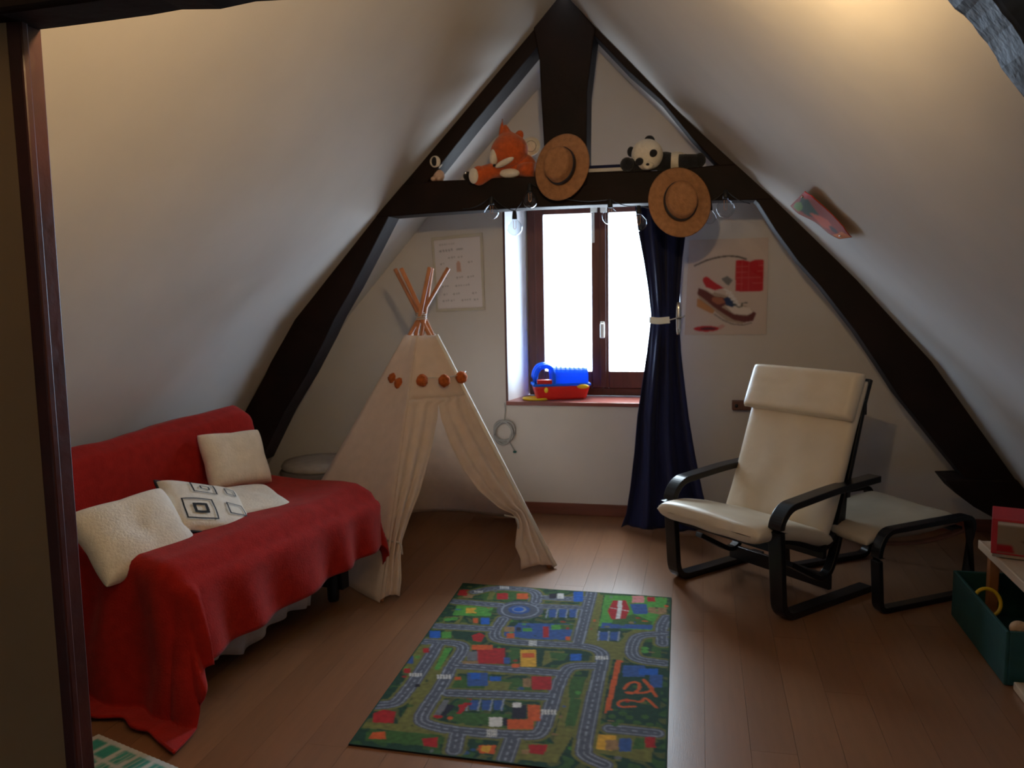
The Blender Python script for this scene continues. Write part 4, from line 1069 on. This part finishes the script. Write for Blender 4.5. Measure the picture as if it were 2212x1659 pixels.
# ------------------------------------------------------------------ straw hats
def hat(px, py, y, ax, lean, sx, sy, label, wr=1):
    n = Vector(ax).normalized(); U = Vector((math.sin(lean), 0, math.cos(lean))); U = (U - n * U.dot(n)).normalized(); R_ = U.cross(n).normalized()
    c = at(px, py, 1, y); mt_ = Matrix(((R_.x, U.x, n.x, c.x), (R_.y, U.y, n.y, c.y), (R_.z, U.z, n.z, c.z), (0, 0, 0, 1)))
    e = empty('straw_hat', c, label=label, cat='hat', group='straw hats hanging on the beam'); ml = Matrix.Translation(-c) @ mt_
    b = lathe('brim', [(.080, .0), (.150, .004), (.156, .001), (.150, -.004), (.082, -.005)], 'straw', e, 48, ml, sx, sy)
    lathe('crown', [(.086, -.004), (.084, .03), (.080, .064), (.074, .076), (.060, .080), (.03, .078), (0, .076)], 'straw', e, 48, ml, sx * .92, sy * .98)
    lathe('hat_band', [(.0885, .003), (.0895, .008), (.0880, .032), (.0845, .0335), (.084, .03)], 'ribbon', e, 48, ml, sx * .92, sy * .98)
    return e
hat(1214, 361, 3.93, (-.24, -1, .20), .12, .86, 1.0, 'straw boater hat hanging on the king post, left of the two hats')
hat(1468, 437, 3.905, (.24, -1, .20), -.10, .90, 1.02, 'straw boater hat hanging lower over the navy curtain, right of the two hats')

# ------------------------------------------------------------------ string of glass bulbs under the beam
sl = empty('bulb_string', label='string of clear glass bulbs hanging along the bottom of the collar beam', cat='string lights')
BL = [(1062, 459, .034), (1112, 492, .037), (1145, 433, .037), (1318, 468, .037), (1380, 482, .037), (1533, 470, .030), (1567, 451, .042)]
wire = [at(1000, 452, 1, 3.975)]
for i, (px, py, r) in enumerate(BL):
    c = at(px, py, 1, 3.955); b = empty('bulb', c); b.parent = sl
    tl = Vector((0, 0, 1)) + Vector((random.uniform(-.15, .15), 0, 0)); 
    lathe('glass_globe', [(.011, r * 1.12), (.014, r * .95), (r * .62, r * .75), (r * .93, r * .36), (r, 0), (r * .93, -r * .36), (r * .7, -r * .7), (r * .36, -r * .93), (0, -r)], 'bulbglass', b, 24)
    lathe('socket', [(.0, r * 1.12 + .038), (.009, r * 1.12 + .036), (.012, r * 1.12 + .01), (.0125, r * 1.08), (0, r * 1.08)], 'black', b, 14)
    tube('filament', [(-.006, 0, r * .9), (-.006, 0, .0), (0, 0, -.008), (.006, 0, .0), (.006, 0, r * .9)], .0012, 'filament', b, 5)
    wire.append(c + Vector((0, 0, r * 1.12 + .038)))
wire.append(at(1620, 440, 1, 3.975))
wp = []
for a, b in zip(wire, wire[1:]):
    for k in range(8):
        t = k / 8; p = a.lerp(b, t); p.z -= .05 * math.sin(PI * t) * min(1, (b - a).length * 2); p.y = 3.965; wp.append(p)
tube('cable', wp + [wire[-1]], .0022, 'black', sl, 6)

# ------------------------------------------------------------------ soft toys on the beam
def bt(px): # top of the beam under a pixel column
    xs = [822, 930, 1009, 1157, 1273, 1443, 1548]; ys = [400, 391, 388, 381, 372, 368, 356]
    return at(px, float(np.interp(px, xs, ys)), 1, TY)
YT = 4.075
def q_(px, py, y=YT): return at(px, py, 1, y)
fx = empty('fox_plush', label='orange fox plush with white soles sitting on the beam', cat='soft toy')
zb = bt(1120).z
c = q_(1117, 366); blob('body', (c.x, YT + .01, zb + .062), (.095, .07, .062), 'fox', fx, jitter=.08)
def onion(p):
    t = max(0, p.z); k = 1 - .35 * t ** 2
    return Vector((p.x * k, p.y * k, p.z + .55 * max(0, p.z - .72) ** 1 * 2.4 * (1 - min(1, (p.x ** 2 + p.y ** 2) * 6))))
c = q_(1100, 324, 4.04); hc = c
blob('head', c, (.090, .078, .088), 'fox', fx, rot=(0, -.16, 0), fn=onion, seg=28, ring=24)
tube('tuft', [c + Vector((-.030, 0, .070)), c + Vector((-.033, 0, .105)), c + Vector((-.031, 0, .145))], .020, 'fox', fx, 10, r_end=.003)
blob('ear', c + Vector((.045, .01, .062)), (.022, .014, .030), 'fox', fx, rot=(0, .5, 0))
blob('cheek', c + Vector((-.066, -.034, -.030)), (.022, .030, .045), 'plushwhite', fx, rot=(0, .2, .4))
blob('muzzle', c + Vector((-.010, -.064, -.066)), (.050, .022, .014), 'plushwhite', fx, rot=(0, -.42, 0))
blob('nose', c + Vector((-.058, -.068, -.078)), (.008, .008, .007), 'plushblack', fx)
blob('belly', (c.x + .005, 3.985 + .03, zb + .022), (.050, .03, .022), 'plushwhite', fx)
s1 = q_(1029, 379, 3.955)
tube('leg', [Vector((c.x - .01, YT, zb + .035)), s1.lerp(Vector((c.x, YT, zb + .04)), .4) + Vector((0, 0, .012)), s1 + Vector((.012, .02, .0))], .030, 'fox', fx, 16, r_end=.042)
blob('foot', s1 + Vector((.010, .012, 0)), (.040, .034, .046), 'fox', fx)
blob('sole', s1 + Vector((-.010, -.014, -.003)), (.026, .016, .036), 'plushwhite', fx, rot=(0, 0, -.4))
tube('leg', [Vector((c.x + .05, YT - .03, zb + .04)), Vector((c.x + .12, YT - .05, zb + .035))], .036, 'fox', fx, 16, r_end=.034)

pd = empty('panda_plush', label='black and white panda plush lying on its belly on the beam', cat='soft toy')
zb = bt(1400).z
c = q_(1398, 334, 4.02)
blob('head', c, (.072, .062, .070), 'plushwhite', pd, rot=(0, .35, 0), seg=26, ring=18)
blob('ear', q_(1403, 303, 4.05), (.024, .014, .022), 'plushblack', pd); blob('ear', q_(1363, 328, 4.05), (.018, .014, .024), 'plushblack', pd)
for px, py in ((1411, 331), (1381, 349)):
    blob('eye_patch', q_(px, py, 3.965), (.019, .011, .017), 'plushblack', pd, rot=(0, -.5, 0))
blob('snout', q_(1400, 357, 3.968), (.025, .018, .018), 'plushwhite', pd); blob('nose', q_(1399, 355, 3.948), (.008, .006, .006), 'plushblack', pd)
a, b = q_(1360, 352, 4.03), q_(1440, 350, 4.06); zb2 = bt(1360).z
tube('arm', [Vector((a.x - .01, 4.0, zb2 + .028)), Vector((a.x + .06, 4.04, zb + .035)), Vector((b.x, 4.08, zb + .05))], .030, 'plushblack', pd, 16, r_end=.036)
blob('arm_end', Vector((a.x - .008, 3.99, zb2 + .030)), (.032, .030, .032), 'plushblack', pd)
blob('shoulders', Vector((q_(1436, 345).x, YT, zb + .046)), (.060, .055, .046), 'plushblack', pd)
blob('belly', Vector((q_(1462, 338).x, YT, bt(1462).z + .044)), (.052, .055, .046), 'plushwhite', pd)
blob('rump', Vector((q_(1478, 342).x, YT + .01, bt(1478).z + .038)), (.045, .055, .038), 'plushblack', pd)
tube('leg', [Vector((q_(1468, 345).x, 4.03, bt(1468).z + .036)), Vector((q_(1508, 345).x, 4.02, bt(1508).z + .030))], .034, 'plushblack', pd, 16, r_end=.030)
blob('foot', Vector((q_(1512, 344).x, 4.02, bt(1512).z + .032)), (.026, .03, .032), 'plushblack', pd)

mk = empty('small_plush', label='small pale plush with a dark face at the far left end of the beam', cat='soft toy')
zb = bt(944).z; c = q_(946, 375, 4.03)
blob('body', Vector((c.x, 4.04, zb + .028)), (.030, .028, .030), 'plushpink', mk); c = q_(942, 350, 4.02)
blob('head', c, (.033, .028, .034), 'plushwhite', mk); blob('face', c + Vector((-.002, -.022, 0)), (.014, .010, .022), 'plushblack', mk)
for s in (-1, 1): blob('ear', c + Vector((s * .026, 0, .022)), (.010, .007, .012), 'plushwhite', mk)
for s in (-1, 1): blob('foot', Vector((c.x + s * .014, 4.012, zb + .011)), (.013, .016, .011), 'plushpink', mk)

bb = empty('toy_ball', label='little black ball with a silver patch beside the fox paw', cat='ball')
c = bt(1005); blob('shell', Vector((c.x, 4.045, c.z + .022)), (.022, .022, .022), 'plushblack', bb); blob('patch', Vector((c.x - .006, 4.027, c.z + .034)), (.008, .006, .008), 'steel', bb)
dc = empty('paper_disc', label='pale round paper face leaning behind the fox plush', cat='paper decoration')
c = q_(1147, 316, 4.13); zz = bt(1147).z
lathe('disc', [(0, -.003), (.044, -.003), (.045, 0), (.044, .003), (0, .003)], 'plushwhite', dc, 36, Matrix.Translation(Vector((c.x, 4.13, c.z))) @ Matrix.Rotation(PI / 2, 4, 'X'))
tube('drawn_ring', [Vector((c.x + .026 * math.cos(k / 24 * 2 * PI), 4.1255, c.z + .026 * math.sin(k / 24 * 2 * PI))) for k in range(24)], .0012, 'pouf', dc, 5, closed=True)
tube('stick', [Vector((c.x, 4.134, c.z - .03)), Vector((c.x, 4.12, zz + .002))], .004, 'palewood', dc, 8)
a, b = bt(1270), bt(1352)
lb = empty('pale_lath', label='thin pale lath lying on the beam between king post and panda', cat='lath')
box('strip', (a.x, 4.005, min(a.z, b.z) + .004), (b.x - .005, 4.035, min(a.z, b.z) + .020), 'cord', lb, .001)
box('dark_edge', (a.x, 4.005, min(a.z, b.z) + .020), (b.x - .005, 4.05, min(a.z, b.z) + .034), 'navy', lb, .001)

# ------------------------------------------------------------------ things on the window sill
ZS = OZ0 + .004
tc_ = empty('toy_carrier', label='blue and red plastic toy carrier with an arched handle on the window sill', cat='toy')
xL, xR = at(1150, 850, 1, 4.80).x, at(1270, 850, 1, 4.80).x
def tap(z0, z1, k0, k1, x0, x1, y0, y1):
    cx_, cy_ = (x0 + x1) / 2, (y0 + y1) / 2
    V = []
    for z, k in ((z0, k0), (z1, k1)):
        V += [(cx_ + (x - cx_) * k, cy_ + (y - cy_) * k, z) for x, y in ((x0, y0), (x1, y0), (x1, y1), (x0, y1))]
    return V
rzm = Matrix.Translation(Vector(((xL + xR) / 2, 4.82, 0))) @ Matrix.Rotation(.30, 4, 'Z') @ Matrix.Translation(-Vector(((xL + xR) / 2, 4.82, 0)))
def tm(name, V, Fc, m, **k): return mesh(name, [rzm @ Vector(v) for v in V], Fc, m, tc_, **k)
tm('base_tub', tap(ZS, ZS + .082, .86, 1.0, xL, xR, 4.745, 4.885), BF, 'redplastic', bevel=.012)
tm('rim', tap(ZS + .080, ZS + .094, 1.03, 1.03, xL, xR, 4.745, 4.885), BF, 'blue', bevel=.005)
# ribbed vaulted lid over the right two thirds
V = []; Fc = []; nl = 25; nr = 13
for i in range(nl):
    x = xL + .115 + (xR - xL - .125) * i / (nl - 1); rib = .004 if i % 3 == 0 else 0
    for k in range(nr):
        a = PI * k / (nr - 1); hgt = (.098 + rib) * (1 - .10 * i / nl); V.append((x, 4.815 - math.cos(a) * .064, ZS + .094 + math.sin(a) ** .6 * hgt))
for i in range(nl - 1):
    for k in range(nr - 1): Fc.append((i * nr + k, i * nr + k + 1, (i + 1) * nr + k + 1, (i + 1) * nr + k))
Fc += [tuple(range(nr)), tuple(range((nl - 1) * nr, nl * nr))]
tm('lid', V, Fc, 'blue', smooth=False)
hnd = [(xL + .012, 4.765, ZS + .085), (xL + .012, 4.765, ZS + .150), (xL + .035, 4.765, ZS + .190), (xL + .075, 4.765, ZS + .198), (xL + .108, 4.765, ZS + .180), (xL + .118, 4.765, ZS + .14), (xL + .118, 4.765, ZS + .07)]
tube('handle', [rzm @ p for p in arc_path(hnd, .03, 4)], .015, 'blue', tc_, 12)
hn2 = [(x, y + .09, z) for x, y, z in hnd]; tube('handle', [rzm @ Vector(p) for p in arc_path(hn2, .03, 4)], .015, 'blue', tc_, 12)
tm('front_panel', tap(ZS + .088, ZS + .118, 1, .98, xL + .02, xL + .11, 4.756, 4.776), BF, 'redplastic', bevel=.004)
blob('clasp', rzm @ Vector((xR - .045, 4.742, ZS + .076)), (.036, .010, .013), 'yellow', tc_)
blob('badge', rzm @ Vector((xL + .07, 4.744, ZS + .060)), (.012, .006, .016), 'yellow', tc_)
yd = empty('yellow_lid', label='yellow oval plastic lid lying at the front of the window sill', cat='toy part')
c = at(1168, 855, 2, ZS); lathe('lid', [(0, 0), (.072, 0), (.078, .006), (.074, .014), (.062, .010), (0, .010)], 'yellow', yd, 32, Matrix.Translation(Vector((c.x + .0, 4.750, ZS))), 1, .62)

# coil of cable on the wall, hung from the sill
cb = empty('cable_coil', label='coiled pale grey cable hanging on the wall under the window sill', cat='cable')
c = at(1091, 935, 1, YG - .015)
pts = []
for k in range(5 * 28):
    a = k / 28 * 2 * PI; r = .054 + .010 * math.sin(k * .21) + .006 * math.sin(a * 2 + k * .05)
    pts.append(c + Vector((r * math.cos(a), -.008 * math.sin(k * .13), 1.12 * r * math.sin(a))))
tube('coil', pts, .0065, 'grey', cb, 6)
t0_ = at(1092, 868, 1, YG - .004)
tube('lead', [Vector((t0_.x, YG - .026, OZ0 - .005)), Vector((t0_.x, YG - .012, OZ0 - .05)), Vector((t0_.x - .004, YG - .010, c.z + .10)), c + Vector((0, 0, .06))], .003, 'grey', cb, 6)
e_ = at(1112, 976, 1, YG - .012); tube('lead', [c + Vector((.02, 0, -.045)), e_ + Vector((-.01, 0, .02)), e_], .003, 'grey', cb, 6); blob('plug', e_, (.011, .008, .007), 'teal', cb)
wbk = empty('wall_block', label='small brown wooden block on the wall left of the armchair headrest', cat='wall bracket')
a, b = at(1581, 864, 1, YG), at(1640, 884, 1, YG)
box('block', (a.x, YG - .05, b.z), (b.x, YG - .0005, a.z), 'brownwood', wbk, .004); blob('knob', Vector((a.x + .022, YG - .052, (a.z + b.z) / 2)), (.009, .006, .010), 'black', wbk)

# ------------------------------------------------------------------ armchair
CA, CB = Vector((-.101, 3.734, 0)), Vector((.330, 3.320, 0))
cw = (CB - CA).normalized(); cd_ = Vector((-cw.y, cw.x, 0)); CW = (CB - CA).length
ch = empty('armchair', (CA + CB) / 2 + cd_ * .25, label='bentwood armchair with black frame and cream leather cushion and headrest', cat='armchair')
O_ = ch.location.copy()
def K(w_, d, z): return CA + cw * w_ + cd_ * d + Vector((0, 0, z)) - O_
for w_ in (.012, CW - .012):
    P_ = [K(w_, .60, .485), K(w_, .30, .478), K(w_, .02, .455), K(w_, -.035, .40), K(w_, -.005, .0125), K(w_, .56, .0125)]
    tube('arm_frame', arc_path(P_, .075, 7), .01, 'blackwood', ch, flat=(.062, .028), upv=(0, 0, 1))
def strip_pts(w_): return [K(w_, -.02, .315), K(w_, .10, .295), K(w_, .30, .215), K(w_, .38, .26), K(w_, .46, .50), K(w_, .55, .80), K(w_, .59, .905)]
for w_ in (.055, CW - .055):
    tube('seat_frame', arc_path(strip_pts(w_), .09, 7), .01, 'blackwood', ch, flat=(.040, .022))
    tube('rear_support', arc_path([K(w_, .44, .47), K(w_, .42, .25), K(w_, .34, .07), K(w_, .10, .20)], .12, 7), .01, 'blackwood', ch, flat=(.040, .022))
for d, z in ((-.005, .300), (.30, .215), (.45, .45), (.34, .075), (.545, .79)):
    tube('cross_rail', [K(.03, d, z), K(CW - .03, d, z)], .01, 'blackwood', ch, flat=(.022, .062))
for z_, d in ((.36, .445), (.46, .463), (.56, .488), (.66, .512)): tube('back_slat', [K(.06, d, z_), K(CW - .06, d, z_)], .01, 'blackwood', ch, flat=(.012, .035))
# cushion: seat and back as one folded pad, each a part
def pad(name, prof_, w0, w1, th_, m, nu=34, nv=26, crown=.35, seed=0, wrk=.006):
    P_ = arc_path([Vector((d, 0, z)) for d, z in prof_], .05, 5)
    Ls = [0]
    for a, b in zip(P_, P_[1:]): Ls.append(Ls[-1] + (b - a).length)
    T_ = Ls[-1]
    def center(t):
        s_ = t * T_
        for i in range(len(P_) - 1):
            if s_ <= Ls[i + 1] + 1e-9:
                k = (s_ - Ls[i]) / max(1e-9, Ls[i + 1] - Ls[i]); p = P_[i].lerp(P_[i + 1], k); break
        else: i = len(P_) - 2; p = P_[-1]
        e = .02
        return p, i
    def tang(t):
        a, _ = center(max(0, t - .04)); b, _ = center(min(1, t + .04)); return (b - a).normalized()
    V = []; Fc = []
    for sg in (1, -1):
        for j in range(nv):
            for i in range(nu):
                u, v = .5 - .5 * math.cos(PI * i / (nu - 1)), (j / (nv - 1)) * .4 + .6 * (.5 - .5 * math.cos(PI * j / (nv - 1))); p, _ = center(v); t = tang(v); n = Vector((-t.z, 0, t.x))
                a_, b_ = 2 * u - 1, 2 * v - 1
                hh = th_ / 2 * max(0, (1 - abs(a_) ** 14) * (1 - abs(b_) ** 18)) ** .5 * (1 + crown * (1 - a_ * a_) * .35)
                hh += wrk * noise.noise(Vector((u * 4, v * 5, seed + sg))) * (1 - abs(a_) ** 4)
                q = p + n * sg * hh
                V.append(K(w0 + (w1 - w0) * u, q.x, q.z))
    o_ = nu * nv
    for s_ in (0, 1):
        for j in range(nv - 1):
            for i in range(nu - 1):
                a = s_ * o_ + j * nu + i; f = (a, a + 1, a + nu + 1, a + nu); Fc.append(f if s_ == 0 else f[::-1])
    o = mesh(name, V, Fc, m, ch, smooth=True)
    bm = bmesh.new(); bm.from_mesh(o.data); bmesh.ops.remove_doubles(bm, verts=bm.verts, dist=1.5e-3); bmesh.ops.recalc_face_normals(bm, faces=bm.faces); bm.to_mesh(o.data); bm.free()
    return o
W0, W1_ = .022, CW - .022
pad('seat_cushion', [(-.125, .350), (-.02, .352), (.12, .322), (.34, .255)], W0, W1_, .074, 'leather', seed=1)
pad('back_cushion', [(.30, .270), (.345, .36), (.41, .53), (.48, .73), (.55, .90)], W0 + .004, W1_ - .004, .066, 'leather', nv=40, seed=5)
pad('headrest', [(.435, .745), (.458, .80), (.49, .875), (.515, .935)], W0 - .004, W1_ + .004, .085, 'leather', seed=9, wrk=.004)

# ------------------------------------------------------------------ footstool
fu = Vector((.83, .55, 0)).normalized(); FO = Vector((.655, 3.435, 0)) + fu * .045; fv = Vector((-fu.y, fu.x, 0)); FWd = .56
fs_ = empty('footstool', FO + fu * .22 + fv * .28, label='low footstool with black bentwood frame and cream seat, behind the armchair', cat='footstool')
O2 = fs_.location.copy()
def K2(u, v, z): return FO + fu * u + fv * v + Vector((0, 0, z)) - O2
for v in (.0, FWd):
    P_ = [K2(.06, v, .012), K2(.50, v, .012), K2(.50, v, .345), K2(.04, v, .335), K2(.0, v, .26), K2(.02, v, .012), K2(.10, v, .012)]
    tube('side_frame', arc_path(P_, .05, 6), .01, 'blackwood', fs_, flat=(.046, .022))
    tube('bent_slat', [K2(.04 + .42 * t, v * .98 + .005, .285 - .02 * math.sin(PI * t)) for t in [k / 10 for k in range(11)]], .01, 'brownwood', fs_, flat=(.03, .012))
for u in (.05, .46): tube('cross_rail', [K2(u, .02, .285), K2(u, FWd - .02, .285)], .01, 'blackwood', fs_, flat=(.04, .02))
ch_, K_old, O_old = ch, K, O_
def K(w_, d, z): return K2(d, w_, z)
ch = fs_
so = pad('seat_cushion', [(-.025, .278), (.04, .306), (.25, .296), (.49, .320)], .028, FWd - .028, .045, 'stoolcover', seed=3)

# ------------------------------------------------------------------ low bench with boxes at the right
BX, BZ = 1.070, .318
bn = empty('low_bench', (BX + .17, 3.1, 0), label='low pale wooden bench under the right roof slope', cat='bench')
def bb_(name, lo, hi, m, bv=.003): return box(name, tuple(Vector(lo) - bn.location), tuple(Vector(hi) - bn.location), m, bn, bv)
bb_('bench_top', (BX, 2.62, BZ - .022), (BX + .34, 3.47, BZ), 'palewood')
bb_('edge_strip', (BX - .010, 2.62, BZ - .030), (BX, 3.47, BZ + .003), 'palewood')
for y in (2.64, 3.42):
    for x in (BX + .02, BX + .28): bb_('leg', (x, y, 0), (x + .035, y + .035, BZ - .022), 'orangewood')
gb = empty('game_box', label='red edged board game box with tan picture front on the low bench', cat='box')
gx0, gx1, gy0, gy1, gz0, gz1 = BX - .012, BX + .30, 3.26, 3.455, BZ + .004, BZ + .145
box('box_bottom', (gx0 + .004, gy0 + .004, gz0), (gx1 - .004, gy1 - .004, gz0 + .05), 'cardface', gb, .002)
box('lid', (gx0, gy0, gz0 + .012), (gx1, gy1, gz1), 'redcard', gb, .003)
gp = Raster(30, 12, 61, 25, s2l((140, 120, 98)))
gp.poly([(8, 7), (14, 5), (22, 5.5), (30, 4), (30, 10), (20, 10), (12, 9)], s2l((90, 45, 25))); gp.line([(0, .6), (30, .6)], 1.0, s2l((215, 205, 195))); gp.poly([(0, 9), (5, 9), (6, 12), (0, 12)], s2l((150, 15, 25))); gp.poly([(18, 1.5), (26, 1.5), (26, 3.5), (18, 3.5)], s2l((170, 150, 120)), .6); gp.soft(1)
grid('printed_front', 61, 25, lambda u, v: Vector((gx0 + .018 + (gx1 - gx0 - .023) * u, gy0 - .0008, gz1 - .007 - (gz1 - gz0 - .026) * v)), 'print', gb, attr=gp.A)
gR = Matrix.Rotation(-.30, 3, 'Z'); gc = Vector((gx0, gy0 + .06, 0)); gb.rotation_euler = (0, 0, -.30); gb.location = gc - gR @ gc
tk = empty('teal_basket', label='teal cloth basket on the low bench in front of the game box', cat='basket')
tb_ = Vector((BX + .115, 2.98, BZ))
lathe('basket_wall', [(.085, .001), (.095, .006), (.105, .08), (.108, .15), (.100, .15), (.095, .012), (0, .010)], 'teal', tk, 32, Matrix.Translation(tb_))
tube('rim', [tb_ + Vector((.104 * math.cos(k / 28 * 2 * PI), .104 * math.sin(k / 28 * 2 * PI), .150)) for k in range(28)], .006, 'teal', tk, 8, closed=True)
cr_ = empty('toy_crate', label='dark teal open toy crate on the floor by the bench', cat='crate')
x0, x1, y0, y1, h_ = .985, 1.045 + .02, 2.905, 3.50, .185
x1 = 1.30
for nm, lo, hi in (('side', (x0, y0, .002), (x0 + .012, y1, h_)), ('side', (x1 - .012, y0, .002), (x1, y1, h_)), ('end_wall', (x0 + .012, y0, .002), (x1 - .012, y0 + .012, h_)), ('end_wall', (x0 + .012, y1 - .012, .002), (x1 - .012, y1, h_)), ('bottom', (x0 + .012, y0 + .012, .002), (x1 - .012, y1 - .012, .012))):
    box(nm, lo, hi, 'tealbox', cr_, .003)
rg = empty('wooden_ring', label='pale yellow toy ring sticking out of the teal crate', cat='toy')
rc_ = Vector((1.05, 3.30, .135))
tube('ring', [rc_ + Vector((.045 * math.cos(k / 28 * 2 * PI), .02 * math.sin(k / 28 * 2 * PI), .045 * math.sin(k / 28 * 2 * PI))) for k in range(28)], .007, 'yellow', rg, 8, closed=True)
ts_ = empty('peach_plush', label='peach coloured soft toy lying in the teal crate', cat='soft toy')
blob('body', (1.12, 2.99, .135), (.055, .045, .035), 'peach', ts_, jitter=.1); blob('head', (1.055, 3.0, .160), (.030, .028, .026), 'peach', ts_); blob('paw', (1.10, 2.955, .150), (.020, .03, .015), 'peach', ts_)
rb = empty('red_block', label='small red toy brick beside the peach toy in the crate', cat='toy')
box('brick', (1.13, 2.93, .150), (1.19, 2.965, .172), 'redplastic', rb, .003)
for i in range(3): lathe('stud', [(.006, 0), (.006, .006), (0, .006)], 'redplastic', rb, 12, Matrix.Translation(Vector((1.143 + i * .017, 2.947, .172))))
pb = empty('floor_plank', label='pale wooden board lying on the floor in front of the teal crate', cat='board')
mesh('board', [(1.005, 2.10, .0015), (1.10, 2.10, .0015), (1.10, 2.88, .0015), (1.005, 2.88, .0015), (1.005, 2.10, .028), (1.10, 2.10, .028), (1.10, 2.88, .028), (1.005, 2.88, .028)], BF, 'palewood', pb, bevel=.003)

# ------------------------------------------------------------------ bring everything to true size
GEO = [o for o in sc.objects if o.parent is None and o.type not in ('CAMERA', 'LIGHT')]
for o in GEO:
    o.location = o.location * SIZE; o.scale = (SIZE, SIZE, SIZE)
bpy.context.view_layer.update()
